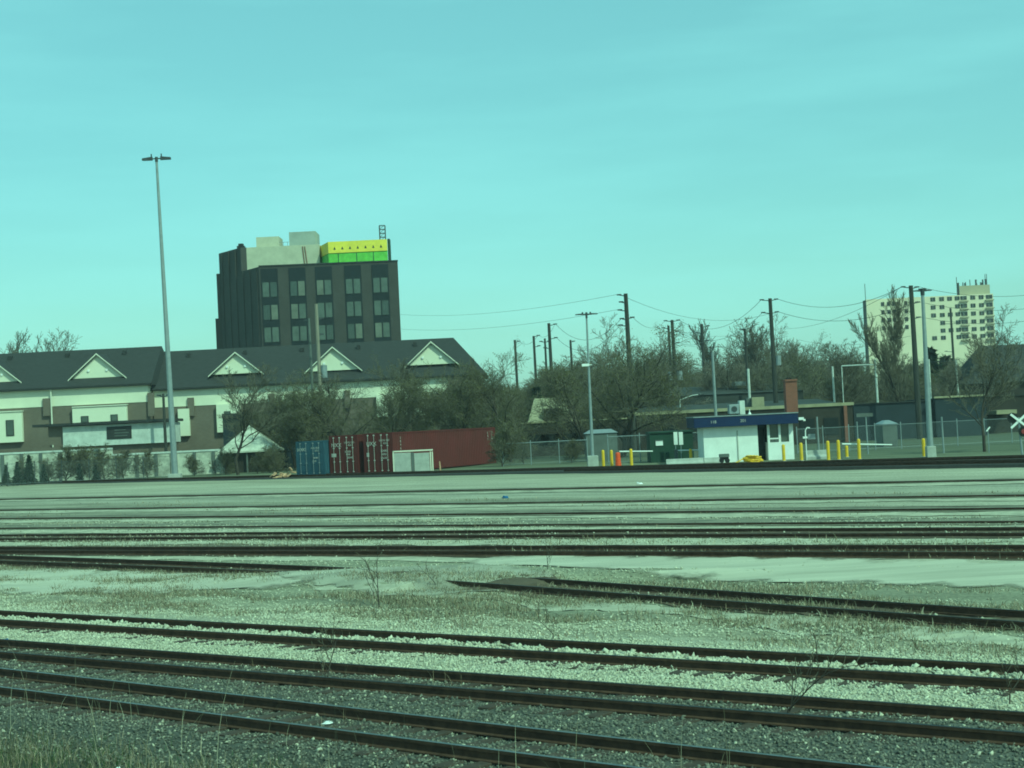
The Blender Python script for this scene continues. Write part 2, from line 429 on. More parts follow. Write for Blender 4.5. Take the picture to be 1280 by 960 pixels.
def sheet(name, pts, m, z_off, zfun=None, jit=.12, seed=1, ramp=0.0, step=.9):
    """irregular flat patch following the ground from a polygon of ground points (x, y)"""
    rg = random.Random(seed)
    edge = []
    n = len(pts)
    for i in range(n):
        a = Vector(pts[i]); b = Vector(pts[(i + 1) % n]); k = max(2, int((b - a).length / .35))
        nn = Vector((-(b - a).y, (b - a).x)).normalized()
        off = 0
        for q in range(k):
            off = off * .85 + rg.uniform(-jit, jit)
            edge.append(a.lerp(b, q / k) + nn * off)
    import mathutils
    # triangulate, with interior points so that it follows the ground
    xs = [p.x for p in edge]; ys = [p.y for p in edge]
    from mathutils.geometry import delaunay_2d_cdt
    inner = []
    def inside(x, y):
        c = False; j = len(edge) - 1
        for i in range(len(edge)):
            if (edge[i].y > y) != (edge[j].y > y) and x < (edge[j].x - edge[i].x) * (y - edge[i].y) / (edge[j].y - edge[i].y) + edge[i].x: c = not c
            j = i
        return c
    x = min(xs)
    while x < max(xs):
        y = min(ys)
        while y < max(ys):
            if inside(x, y): inner.append(Vector((x, y)))
            y += step
        x += step
    vs_ = edge + inner
    r = delaunay_2d_cdt(vs_, [(i, (i + 1) % len(edge)) for i in range(len(edge))], [list(range(len(edge)))], 1, 1e-4)
    mb = MB()
    mb.add([(p.x, p.y, (zfun(p.x, p.y) if zfun else gz(p.x, p.y)) + z_off - (ramp if i < len(edge) else 0)) for i, p in enumerate(r[0])], [tuple(q) for q in r[2]])
    o = mb.build(name, m); o['kind'] = 'structure'
    at = o.data.attributes.new('edge', 'FLOAT', 'POINT')
    at.data.foreach_set('value', [0.0 if i < len(edge) else 1.0 for i in range(len(r[0]))])
    return o
def feather(m):
    n = m.node_tree.nodes; l = m.node_tree.links
    a = n.new('ShaderNodeAttribute'); a.attribute_name = 'edge'
    t = n.new('ShaderNodeTexCoord'); z = n.new('ShaderNodeTexNoise'); z.inputs['Scale'].default_value = 1.6; z.inputs['Detail'].default_value = 8; z.inputs['Roughness'].default_value = .75
    l.new(t.outputs['Object'], z.inputs['Vector'])
    q = n.new('ShaderNodeMath'); q.operation = 'MULTIPLY_ADD'; q.inputs[1].default_value = 1.5; l.new(z.outputs['Fac'], q.inputs[0]); l.new(a.outputs['Fac'], q.inputs[2])
    r = n.new('ShaderNodeMapRange'); r.inputs['From Min'].default_value = .86; r.inputs['From Max'].default_value = 1.45; l.new(q.outputs[0], r.inputs['Value'])
    l.new(r.outputs['Result'], n['Principled BSDF'].inputs['Alpha'])
feather(M['road']); feather(M['asphalt'])
def gpts(pix, z=.05):
    return [G(px, py, z).to_2d() for px, py in pix]
sheet('service_road', gpts([(-160, 707), (0, 710), (200, 714), (330, 718), (432, 715), (446, 721), (400, 731), (300, 735), (200, 738), (0, 738), (-160, 740)]), M['road'], .03, seed=3)
sheet('service_road', gpts([(560, 703), (620, 699), (690, 697), (900, 700), (1280, 706), (1480, 709), (1480, 745), (1280, 737), (1050, 731), (900, 728), (760, 722), (690, 718), (600, 710)]), M['road'], .04, jit=.05, seed=4, step=1.3)

# ------------------------------------------------------------------ RAILWAY TRACKS
RAIL_SEC = [(-.07, 0), (.07, 0), (.07, .015), (.014, .03), (.014, .115), (.035, .125), (.035, .165), (-.035, .165), (-.035, .125), (-.014, .115), (-.014, .03), (-.07, .015)]
def rail_mesh(pts, lift, sec_scale=1.0):
    """pts: list of Vector (ground level). profile extruded along, body and running surface separate"""
    body = MB(); n = len(RAIL_SEC)
    rings = []
    for i, p in enumerate(pts):
        a = pts[max(0, i - 1)]; b = pts[min(len(pts) - 1, i + 1)]
        d = (b - a); d.z = 0; d.normalize(); e = Vector((d.y, -d.x, 0))
        rings.append([p + e * (x * sec_scale) + Vector((0, 0, z * sec_scale + lift)) for x, z in RAIL_SEC])
    for r in rings: body.v += [tuple(q) for q in r]
    for i in range(len(rings) - 1):
        for k in range(n):
            body.f.append((i * n + k, i * n + (k + 1) % n, (i + 1) * n + (k + 1) % n, (i + 1) * n + k))
    top = MB()
    for i in range(len(rings) - 1):
        a, b = rings[i][6], rings[i][7]; c, d = rings[i + 1][7], rings[i + 1][6]
        up = Vector((0, 0, .003))
        top.add([a + up, b + up, c + up, d + up], [(0, 1, 2, 3)])
    return body, top
def track(st, label, top_mat, gauge=1.32, lift=.02, ties=False, step=4.0, tie_range=None, bury=0, bed_m=None):
    """st: polyline (s, t) of the far rail, the near rail runs one gauge closer"""
    st = sorted(st)
    S = np.array([q[0] for q in st]); T = np.array([q[1] for q in st])
    ss = np.arange(S[0], S[-1] + .1, step); tt = np.interp(ss, S, T)
    if len(st) > 2:      # smooth the bends
        k = np.array([1, 2, 3, 2, 1.]); k /= k.sum()
        tp = np.concatenate([[tt[0]] * 2, tt, [tt[-1]] * 2]); tt2 = np.convolve(tp, k, 'valid'); tt2[:3] = tt[:3]; tt2[-3:] = tt[-3:]; tt = tt2
    slope = np.gradient(tt, ss)
    def line(off):
        out = []
        for s, t, q in zip(ss, tt, slope):
            d = np.array([q, -1.0]) / math.hypot(q, 1)       # towards the viewer in (s,t)
            s2 = s + d[0] * off; t2 = t + d[1] * off
            x, y = st2xy(s2, t2)
            out.append(Vector((x, y, float(np.interp(t2, PROF_T, PROF_Z)))))
        return out
    mid = line(gauge / 2)
    root = thing('railway_track', mid[len(mid) // 2], label, 'railway track')
    if bed_m:
        rb = random.Random(int(tt[0] * 10)); bm = MB(); a_, b_ = line(-.45), line(gauge + .3); wa = wb_ = 0
        fine = lambda L_: [L_[i].lerp(L_[i + 1], q / 8) for i in range(len(L_) - 1) for q in range(8)]
        a_, b_ = fine(a_), fine(b_)
        for p, q in zip(a_, b_):
            wa = wa * .8 + rb.uniform(-.16, .16); wb_ = wb_ * .8 + rb.uniform(-.1, .1)
            u = (p - q).normalized(); p2 = p + u * wa; q2 = q + u * wb_
            bm.v += [(p2.x, p2.y, gz(p2.x, p2.y) + .022), (q2.x, q2.y, gz(q2.x, q2.y) + .022)]
        bm.f = [(2 * i, 2 * i + 2, 2 * i + 3, 2 * i + 1) for i in range(len(a_) - 1)]
        bm.build('ballast_bed', bed_m, root)
        bm = MB(); a_, b_ = fine(line(gauge + .55)), fine(line(gauge + 1.7)); wa = wb_ = 0
        for p, q in zip(a_, b_):
            wa = wa * .8 + rb.uniform(-.14, .14); wb_ = wb_ * .85 + rb.uniform(-.22, .22)
            u = (p - q).normalized(); p2 = p + u * wa; q2 = q + u * wb_
            bm.v += [(p2.x, p2.y, gz(p2.x, p2.y) + .018), (q2.x, q2.y, gz(q2.x, q2.y) + .018)]
        bm.f = [(2 * i, 2 * i + 2, 2 * i + 3, 2 * i + 1) for i in range(len(a_) - 1)]
        bm.build('gravel_shoulder', M['pale_gravel'], root)
    for off in (0, gauge):
        b, t = rail_mesh(line(off), lift - (bury if off == 0 else 0))
        ro = b.build('rail', M['rail'], root)
        t.build('running_surface', top_mat, ro)
    if ties:
        rg = random.Random(len(label)); lo, hi = tie_range
        base = None; sp = (hi - lo) / 98
        for k in range(98):
            s = lo + k * sp + rg.uniform(-.04, .04)
            t0 = float(np.interp(s, ss, tt)) - gauge / 2
            q = float(np.interp(s, ss, slope))
            x, y = st2xy(s, t0)
            du = UV + NV * q; du /= np.linalg.norm(du); dn = np.array([-du[1], du[0]])
            if base is None:
                mb = MB().box(-.11, .11, -1.2, 1.2, -.16, 0)
                o = mb.build('tie', M['tie'], None, .012); base = o; o.parent = root
            else:
                o = base.copy(); COL.objects.link(o); o.parent = root
            o.location = Vector((x, y, float(np.interp(t0, PROF_T, PROF_Z)) + .018 + rg.uniform(-.012, .012))) - root.location
            o.rotation_euler = (0, rg.uniform(-.02, .02), math.atan2(du[1], du[0]) + rg.uniform(-.02, .02))
    return root
track([(-60, 15.2), (9.7, 17.7), (13.9, 18.0), (27.1, 18.8), (120, 24.4)][:4] + [(60, 20.1)], 'nearest railway track with bright worn rail tops in dark ballast', M['rail_shiny'], 1.36, ties=True, tie_range=(-2, 46))
track([(-60, 21.6), (150, 21.6)], 'second railway track from the viewer, dark rails between dark and pale ballast', M['rail_dull'], ties=True, tie_range=(0, 50))
track([(-60, 25.4), (160, 25.5)], 'third railway track from the viewer, rusty rails in pale ballast', M['rail_dull'], ties=True, tie_range=(2, 54))
track([(120, 40.9), (54.6, 38.15), (44.4, 37.6), (36, 36.95), (30, 36.2), (25.2, 35.25), (18.2, 33.7), (11.6, 32.3), (0, 29.8), (-6, 28.6)], 'slanting rusty siding track that passes under the paved crossing', M['rail_dull'], 1.4, step=2.0, bed_m=M['bed_brown'])
for st, lb, lf in (([(-40, 45.8), (15.8, 44.1), (32.8, 43.0), (58.6, 41.0), (160, 34)], 'dark yard track just beyond the pale service road', .02),
                   ([(-40, 50.5), (17.2, 48.2), (36.1, 47.3), (64.8, 45.3), (180, 39)], 'yard track with dark rails behind the one beside the road', -.04),
                   ([(-40, 53.2), (18.4, 51.4), (38.5, 50.5), (70.3, 49.2), (190, 44)], 'thin dark yard track, third beyond the service road', -.075),
                   ([(-40, 57), (19.7, 55.3), (41.5, 54.4), (76.6, 53.4), (200, 50)], 'thin dark yard track, fourth beyond the service road', -.07),
                   ([(-40, 62.6), (21.6, 60.8), (45.4, 59.7), (83.6, 58.4), (220, 53.5)], 'sunken yard track, second from the dark embankment', -.085),
                   ([(-40, 69.8), (24.4, 68.7), (51.8, 68.1), (95.8, 67.0), (240, 63)], 'sunken yard track nearest to the dark embankment', -.08)):
    track(st, lb, M['rail_dull'], lift=lf, step=6.0, bury=0 if lf > -.05 else .07, bed_m=M['bed_brown'] if lf > -.05 else M['bed_grey'])
# the dark embankment on the far side with two tracks on it
bed = MB()
L = [(260, 87.4, 89.2), (123, 86.6, 89.0), (90, 85.3, 89.0), (64, 84.4, 89.0), (44, 81.5, 89), (30, 79.4, 89), (0, 76.3, 89), (-60, 72.5, 89)]
for i, (s, tn, tf) in enumerate(L):
    zb = float(gz_st(s, tn)) - .1
    top = 1.22
    for t_, z_ in ((tn - .3, zb), (tn + .1, top), (tf, top), (tf + .6, 1.0)):
        x, y = st2xy(s, t_); bed.v.append((x, y, z_))
for i in range(len(L) - 1):
    for k in range(3):
        a = i * 4 + k; bed.f.append((a, a + 1, a + 5, a + 4))
o = bed.build('track_embankment', M['bed']); o['kind'] = 'structure'
def flat_track(st, z, label):
    pts = []
    root = None
    for off in (0, 1.35):
        line = []
        for s in np.arange(st[0][0], st[-1][0] + .1, 8.0):
            t = float(np.interp(s, [q[0] for q in st], [q[1] for q in st])) - off
            x, y = st2xy(s, t); line.append(Vector((x, y, z)))
        if root is None: root = thing('railway_track', line[len(line) // 2], label, 'railway track')
        b, t = rail_mesh(line, 0)
        ro = b.build('rail', M['rail'], root); t.build('running_surface', M['rail_dull'], ro)
flat_track([(-60, 88.4), (90, 88.4), (250, 88.7)], 1.2, 'farthest railway track, on the dark embankment beside the yellow bollards')
flat_track([(-60, 75.3), (0, 79.2), (30, 82.2), (62, 86.0)], 1.2, 'railway track on the near edge of the dark embankment')

# paved crossing of the siding
sheet('crossing_pavement', gpts([(430, 706), (500, 704), (560, 701), (610, 707), (700, 719), (714, 725), (650, 729), (596, 731), (540, 735), (480, 734), (420, 729), (360, 724), (318, 717), (370, 714)], .2), M['asphalt'], .034, jit=.10, seed=9, step=.6)

# ------------------------------------------------------------------ STONES AND DRY PLANTS
rng = np.random.default_rng(7)
def in_view(s, t, z=0, m=140):
    x, y = st2xy(s, t)
    d = np.stack([x, y, np.full_like(x, z) - CAM_H], -1)
    k = d @ FW
    px = 640 + F_PX * (d @ RT) / k; py = 480 - F_PX * (d @ UP) / k
    return (k > 2) & (px > -m) & (px < 1280 + m) & (py > 0) & (py < 960 + m)
def stones(name, n, t0, t1, s0, s1, size, cols, weights, sink=.25, dens=None):
    s = rng.uniform(s0, s1, n); t = rng.uniform(t0, t1, n)
    ok = in_view(s, t)
    if dens is not None: ok &= rng.uniform(0, 1, n) < dens(s, t)
    s, t = s[ok], t[ok]; n = len(s)
    x, y = st2xy(s, t)
    r = size * np.exp(np.clip(rng.normal(0, .3, n), -.7, .55)) * .5
    z = gz_st(s, t) + r * (.5 - sink)
    base = np.array([[1, 0, 0], [0, 1, 0], [-1, 0, 0], [0, -1, 0], [0, 0, .75], [0, 0, -.75]], float)
    V = base[None] + rng.normal(0, .28, (n, 6, 3))
    a = rng.uniform(0, 6.28, n); c, s_ = np.cos(a), np.sin(a)
    Vx = V[..., 0] * c[:, None] - V[..., 1] * s_[:, None]; Vy = V[..., 0] * s_[:, None] + V[..., 1] * c[:, None]
    tl = rng.normal(0, .5, n)[:, None]
    Vz = V[..., 2] + Vx * tl * .5
    W = np.stack([Vx * r[:, None] + x[:, None], Vy * r[:, None] + y[:, None], Vz * r[:, None] + z[:, None]], -1)
    F8 = np.array([[0, 1, 4], [1, 2, 4], [2, 3, 4], [3, 0, 4], [1, 0, 5], [2, 1, 5], [3, 2, 5], [0, 3, 5]])
    Fq = (F8[None] + (np.arange(n) * 6)[:, None, None]).reshape(-1, 3)
    ci = rng.choice(len(cols), n, p=weights); cc = np.array(cols)[ci] * np.exp(rng.normal(0, .14, (n, 1)))
    o = np_mesh(name, W.reshape(-1, 3), Fq, M['stone'], col=np.repeat(cc, 6, 0), kind='stuff')
    return o
DK = [(.125, .122, .10), (.17, .165, .132), (.40, .38, .29), (.08, .08, .066)]
LT = [(.45, .43, .325), (.48, .46, .35), (.40, .38, .285), (.29, .275, .21)]
stones('dark_ballast_stones', 110000, 14.6, 22.0, -5, 45, .046, DK, [.44, .34, .065, .155])
stones('pale_ballast_stones', 170000, 21.4, 30.5, 0, 56, .048, LT, [.46, .34, .16, .04], dens=lambda s, t: np.clip((t - 21.2) / 1.0, 0, 1) * np.clip((31 - t) / 3, 0, 1) * np.where(t > 26, np.clip(.62 + .7 * hnoise(s * .3, t * .7), .12, 1), 1))
# little heaps of pale ballast between the ties of the third track
stones('heaped_ballast_stones', 34000, 24.30, 25.35, 0, 56, .07, LT, [.5, .36, .12, .02], sink=-.5, dens=lambda s, t: .25 + .75 * (np.sin(s * 6.28 / 1.1) > -.2))
stones('scattered_gravel', 50000, 29, 46, 6, 80, .055, LT, [.35, .25, .25, .15], dens=lambda s, t: np.clip(.5 + .5 * hnoise(s * .3, t * .5), 0.05, 1))

def blades(name, n, t0, t1, s0, s1, h0, h1, w, cols, dens, lean=.5, seg=3):
    s = rng.uniform(s0, s1, n); t = rng.uniform(t0, t1, n)
    ok = in_view(s, t) & (rng.uniform(0, 1, n) < dens(s, t))
    s, t = s[ok], t[ok]; n = len(s)
    if n == 0: return
    x, y = st2xy(s, t); z = gz_st(s, t) - .01
    h = rng.uniform(h0, h1, n) * np.exp(rng.normal(0, .3, n))
    a = rng.uniform(0, 6.28, n); le = np.abs(rng.normal(0, lean, n)) * h
    fa = rng.normal(0, .6, n); ex, ey = np.cos(fa), np.sin(fa)
    rows = []
    for k in range(seg + 1):
        q = k / seg
        cx = x + np.cos(a) * le * q * q; cy = y + np.sin(a) * le * q * q; czz = z + h * (q - .25 * q * q * np.minimum(1, le / h))
        ww = w * (1 - .75 * q) * .5
        rows.append(np.stack([cx - ex * ww, cy - ey * ww, czz], -1)); rows.append(np.stack([cx + ex * ww, cy + ey * ww, czz], -1))
    V = np.stack(rows, 1); nv = V.shape[1]
    Fb = np.array([[2 * k, 2 * k + 1, 2 * k + 3, 2 * k + 2] for k in range(seg)])
    Fq = (Fb[None] + (np.arange(n) * nv)[:, None, None]).reshape(-1, 4)
    cc = np.array(cols)[rng.integers(0, len(cols), n)] * np.exp(rng.normal(0, .25, (n, 1)))
    np_mesh(name, V.reshape(-1, 3), Fq, M['blade'], col=np.repeat(cc, nv, 0), kind='stuff')
DRY = [(.23, .19, .125), (.17, .14, .09), (.29, .25, .175), (.13, .115, .075)]
GRN = [(.040, .070, .022), (.055, .085, .028), (.09, .09, .045)]
PALE = [(.30, .28, .20), (.22, .21, .15), (.16, .16, .10)]
def clump(f, lo=0.0): return lambda s, t: np.clip(hnoise(s * f, t * f) * .7 + lo, 0, 1)
blades('dry_verge_grass', 200000, 27.0, 37, 6, 60, .04, .13, .020, DRY + PALE, lambda s, t: np.clip(hnoise(s * .45, t * .6) * .8 + .32 + .5 * np.exp(-((s - 24) / 5) ** 2) * (t > 30.5), 0, 1) * np.clip((t - 26.5) / 3, 0, 1) * np.clip((37 - t) / 1.5, 0, 1), .8)
blades('dry_strip_grass', 22000, 42.2, 46, 8, 90, .05, .16, .025, DRY + PALE, lambda s, t: np.clip(hnoise(s * .4, t * .8) * .6 + .25, 0, 1), .8)
blades('foreground_grass', 170000, 8, 15.8, -2, 34, .06, .22, .010, GRN + DRY, lambda s, t: np.clip((15.8 - t) / 2.0, 0.04, 1) * np.clip(.35 + .5 * hnoise(s * .5, t * .7) + (s - 12) * .1, .05, 1), .6)
blades('tall_dry_stalks', 2200, 9, 16.8, -2, 34, .35, .95, .009, [(.30, .28, .2), (.2, .18, .12), (.13, .12, .08)], lambda s, t: .16 + .7 * np.clip((hnoise(s * .4, t * .3) - .2), 0, 1), .35, 5)
blades('yard_weeds', 70000, 43, 62, 14, 130, .03, .12, .03, DRY, lambda s, t: np.clip(hnoise(s * .21, t * .9) * .9 - .35, 0, 1) * np.clip(1.2 - (t - 43) / 60, .1, 1), .8)
stones('yard_gravel', 60000, 44, 52, 12, 100, .055, [(.42, .40, .30), (.50, .48, .37), (.24, .23, .17), (.12, .11, .08)], [.4, .2, .25, .15], dens=lambda s, t: np.clip(hnoise(s * .25, t * 1.1) * .8 + .3, .05, 1))
blades('weeds_between_rails', 14000, 15.5, 26, -4, 50, .08, .3, .010, DRY, lambda s, t: np.clip((hnoise(s * .35, t * .5) - .75), 0, 1), .5)

# ------------------------------------------------------------------ TREES
def tubes(segs, n=3):
    """segs (k,8): p0(3) p1(3) r0 r1 -> V, F quads"""
    A = np.asarray(segs, float)
    p0, p1, r0, r1 = A[:, 0:3], A[:, 3:6], A[:, 6], A[:, 7]
    d = p1 - p0; d /= np.linalg.norm(d, axis=1)[:, None] + 1e-9
    ref = np.where(np.abs(d[:, 2:3]) < .9, [[0, 0, 1.]], [[1., 0, 0]])
    e = np.cross(d, ref); e /= np.linalg.norm(e, axis=1)[:, None]; g = np.cross(d, e)
    vs_ = []
    for p, r in ((p0, r0), (p1, r1)):
        for k in range(n):
            q = 2 * math.pi * k / n
            vs_.append(p + (e * math.cos(q) + g * math.sin(q)) * r[:, None])
    V = np.stack(vs_, 1).reshape(-1, 3)
    Fb = np.array([[k, (k + 1) % n, n + (k + 1) % n, n + k] for k in range(n)])
    return V, (Fb[None] + (np.arange(len(A)) * 2 * n)[:, None, None]).reshape(-1, 4)
def grow(rg, height, trunk_r, trunk_frac, spread, up, counts, lens, twig_r, wander=.18, droop=0.0, env=None):
    """returns trunk segs, twig segs, twig ends.  spread: branch angle, up: pull upward"""
    big, small, tips = [], [], []
    def limb(p, d, length, r, lvl):
        k = 5 if lvl == 0 else (4 if lvl == 1 else 3)
        pts = [p]; dirs = []
        for i in range(k):
            d = (d + Vector((rg.gauss(0, wander), rg.gauss(0, wander), rg.gauss(0, wander) + up * (.25 if lvl else .1) - droop * lvl * .1))).normalized()
            p = p + d * (length / k); pts.append(p); dirs.append(d)
        rend = r * (.42 if lvl == 0 else .3)
        for i in range(k):
            ra = r + (rend - r) * i / k; rb = r + (rend - r) * (i + 1) / k
            (big if lvl <= 1 else small).append((*pts[i], *pts[i + 1], max(ra, twig_r), max(rb, twig_r)))
        if lvl >= len(counts):
            tips.append(tuple(pts[-1])); tips.append(tuple(pts[-2])); return
        nchild = counts[lvl]
        for c in range(nchild):
            q = trunk_frac + (1 - trunk_frac) * (c + rg.random()) / nchild if lvl == 0 else .2 + .8 * (c + rg.random()) / nchild
            f = q * k; i = min(k - 1, int(f)); bp = pts[i].lerp(pts[i + 1], f - i)
            bd = dirs[i]; o = bd.orthogonal().normalized()
            from mathutils import Quaternion
            o.rotate(Quaternion(bd, rg.uniform(0, 6.283)))
            ang = spread * rg.uniform(.6, 1.3) * (1.0 if lvl else (1.15 - .5 * q))
            nd = (bd * math.cos(ang) + o * math.sin(ang)).normalized()
            ln = length * lens[lvl] * rg.uniform(.65, 1.2) * (1 - .45 * (q if lvl else max(0, q - .5)))
            limb(bp, nd, ln, max(twig_r, r * (1 - .6 * q) * .5), lvl + 1)
    limb(Vector((0, 0, 0)), Vector((0, 0, 1)), height * .8, trunk_r, 0)
    return big, small, tips
def make_tree(name, seed, label, cat, height, trunk_r, trunk_frac, spread, up, counts, lens, twig_r, twig_m, buds=0, bud_size=.16, bark=None, wander=.18):
    rg = random.Random(seed)
    big, small, tips = grow(rg, height, trunk_r, trunk_frac, spread, up, counts, lens, twig_r, wander)
    root = thing(name, (0, 0, 0), label, cat)
    V, Fq = tubes(big, 5); np_mesh('trunk', V, Fq, bark or M['bark'], root)
    V, Fq = tubes(small, 3); np_mesh('crown', V, Fq, twig_m, root)
    if buds:
        r2 = np.random.default_rng(seed)
        T = np.array(tips); T = T[r2.integers(0, len(T), buds)] + r2.normal(0, .16, (buds, 3))
        d1 = r2.normal(0, 1, (buds, 3)); d1 /= np.linalg.norm(d1, axis=1)[:, None]
        d2 = np.cross(d1, r2.normal(0, 1, (buds, 3))); d2 /= np.linalg.norm(d2, axis=1)[:, None]
        sz = bud_size * np.exp(r2.normal(0, .3, (buds, 1)))
        V = np.stack([T - d1 * sz * .6, T + d2 * sz * .35, T + d1 * sz * .6, T - d2 * sz * .35], 1).reshape(-1, 3)
        Fq = np.arange(buds * 4).reshape(-1, 4)
        np_mesh('foliage', V, Fq, M['bud'], root)
    return root
def park(root, name=None):          # prototypes become the first placed tree
    return root
USED = {}
def plant(proto, px, base_py, Y, scale, rz, label, cat='tree', group=None, z=None, sxy=1.0):
    p = P(px, base_py, Y); zz = z if z is not None else gz(p.x, p.y) - .05
    loc = (p.x, p.y, zz); scl = (scale * sxy, scale * sxy, scale)
    if proto.name not in USED:
        USED[proto.name] = 1
        proto.location = loc; proto.rotation_euler = (0, 0, rz); proto.scale = scl
        tag(proto, label, cat, group); return proto
    return copy_thing(proto, loc, rz, scl, label, cat, group)

budA = make_tree('budding_tree', 11, '', 'tree', 8.5, .22, .20, .95, .30, (16, 13, 11), (.72, .58, .55), .015, M['twig'], 13000, .06)
budB = make_tree('budding_tree', 12, '', 'tree', 8.5, .24, .14, 1.05, .22, (17, 13, 11), (.72, .58, .55), .015, M['twig'], 13000, .06)
budC = make_tree('budding_tree', 13, '', 'tree', 8.0, .20, .10, 1.0, .25, (17, 13, 11), (.72, .58, .55), .015, M['twig'], 13000, .06)
bareA = make_tree('bare_tree', 21, '', 'tree', 12, .20, .28, .85, .40, (14, 12, 11), (.62, .52, .48), .020, M['twig_pale'])
bareB = make_tree('bare_tree', 22, '', 'tree', 12, .21, .22, .90, .35, (16, 12, 11), (.6, .55, .48), .020, M['twig'])
bareC = make_tree('bare_tree', 23, '', 'tree', 12, .19, .30, .75, .42, (14, 12, 11), (.55, .55, .5), .020, M['twig_pale'])
popl = make_tree('poplar_tree', 31, '', 'tree', 14, .10, .12, .42, .8, (40, 14, 9), (.36, .42, .42), .013, M['twig'], 0)
thinA = make_tree('young_bare_tree', 41, '', 'tree', 6.5, .10, .28, .75, .5, (14, 11, 8), (.6, .5, .5), .011, M['twig'])
shrubA = make_tree('bare_shrub', 51, '', 'shrub', 2.4, .06, .02, .9, .35, (22, 12, 9), (.9, .5, .5), .011, M['twig'], 2500, .05)
shrubB = make_tree('bare_shrub', 52, '', 'shrub', 2.4, .06, .02, 1.1, .25, (22, 12, 9), (.85, .5, .5), .011, M['twig'], 3500, .05)

def make_conifer(name, seed, h, r, n, droop=.25):
    rg = np.random.default_rng(seed)
    root = thing(name, (0, 0, 0), '', 'tree')
    V, Fq = tubes([(0, 0, 0, 0, 0, h, .04 * h ** .7, .01)], 5); np_mesh('trunk', V, Fq, M['bark'], root)
    q = rg.uniform(.06, 1, n) ** .8; a = rg.uniform(0, 6.283, n)
    tier = (np.floor(q * 11) / 11 + .04)
    rad = r * (1 - tier) * rg.uniform(.25, 1.1, n) * (1 + .25 * np.sin(a * 3 + tier * 30))
    c = np.stack([np.cos(a) * rad, np.sin(a) * rad, q * h - droop * rad], -1)
    out = np.stack([np.cos(a), np.sin(a), np.full(n, -.3)], -1) + rg.normal(0, .35, (n, 3))
    out /= np.linalg.norm(out, axis=1)[:, None]
    side = np.cross(out, rg.normal(0, 1, (n, 3))); side /= np.linalg.norm(side, axis=1)[:, None]
    L_ = h * .055 * np.exp(rg.normal(0, .3, (n, 1)))
    V = np.stack([c - out * L_, c + side * L_ * .3, c + out * L_, c - side * L_ * .3], 1).reshape(-1, 3)
    np_mesh('foliage', V, np.arange(n * 4).reshape(-1, 4), M['needle'], root)
    return root
conA = make_conifer('conifer', 61, 9, 2.6, 2600)
conB = make_conifer('small_conifer', 62, 2.2, .55, 1200)

# budding trees along the fence, one by one
plant(budA, 640, 590, 138, .90, .3, 'olive budding tree just right of the red shipping container roof')
plant(budB, 590, 590, 141, .90, 1.9, 'olive budding tree rising behind the right half of the long red container')
plant(budC, 535, 590, 144, .82, 3.0, 'broad budding tree behind the middle of the red containers')
plant(budA, 490, 590, 142, .86, 4.2, 'budding tree behind the pale twin panels of the red container')
plant(budB, 440, 592, 145, .90, .9, 'budding tree behind the red container with the left doors')
plant(budC, 396, 594, 147, .88, 2.2, 'budding tree right behind the blue container')
plant(budA, 355, 595, 150, .75, 5.2, 'smaller budding tree left of the blue container')
plant(budC, 660, 588, 147, .85, 1.2, 'budding tree behind the bush at the right end of the red container')
plant(budB, 612, 588, 150, .92, 5.5, 'tall budding tree behind the right end of the townhouse row', sxy=.9)
plant(budA, 562, 588, 150, .78, 2.5, 'budding tree in front of the fifth cream gable')
plant(bareB, 515, 588, 152, .74, .5, 'bare crowned tree left of the fifth cream gable', sxy=1.15)
plant(budC, 465, 590, 153, .82, 4.0, 'budding tree below the gable behind the pale wooden pole')
plant(bareB, 415, 592, 152, .66, 3.1, 'bare crowned tree behind the gap of the blue and red containers', sxy=1.2)
plant(bareA, 370, 594, 152, .62, 1.1, 'bare crowned tree behind the blue container', sxy=1.2)
plant(budB, 330, 596, 154, .70, 2.0, 'budding tree behind the small pale roofed shed')
plant(budB, 779, 572, 136, 1.10, 2.8, 'large broad olive tree standing behind the light pole at the parking gate', sxy=1.0)
plant(budC, 735, 575, 143, 1.0, .4, 'budding tree half hidden left of the large olive tree')
plant(thinA, 298, 600, 138, 1.30, .7, 'slender bare tree in front of the second cream gable from the left', sxy=1.15)
plant(thinA, 1231, 571, 103, 1.02, 2.0, 'young bare tree on the grass near the railway crossing sign', sxy=1.2)
plant(popl, 1117, 548, 160, 1.14, .5, 'tall narrow bare poplar in front of the tan apartment block', sxy=.85)
plant(popl, 1134, 548, 158, .92, 2.5, 'shorter bare poplar between the tall one and the thick utility pole', sxy=1.0)
plant(conA, 1168, 520, 210, 1.15, 0, 'dark evergreen in front of the tan apartment block')
plant(conA, 1186, 520, 230, 1.08, 1.5, 'squat dark evergreen right of the taller one by the apartment block', sxy=1.5)
plant(conA, 672, 520, 190, .82, 2.5, 'dark round evergreen between the utility poles over the tan roof')
plant(conA, 662, 520, 195, .62, 4.5, 'small dark evergreen left of the round one over the tan roof')
# bare trees over the townhouse roof
for i, (px, Yd, sc_, pr) in enumerate(((8, 260, 3.0, thinA), (50, 262, 3.05, thinA), (30, 268, 2.8, thinA), (74, 270, 2.5, thinA))):
    plant(pr, px, 560, Yd, sc_, i * 1.3, 'leafless tree whose top shows over the left townhouse roof', group='bare trees behind the townhouse roof', sxy=.9)
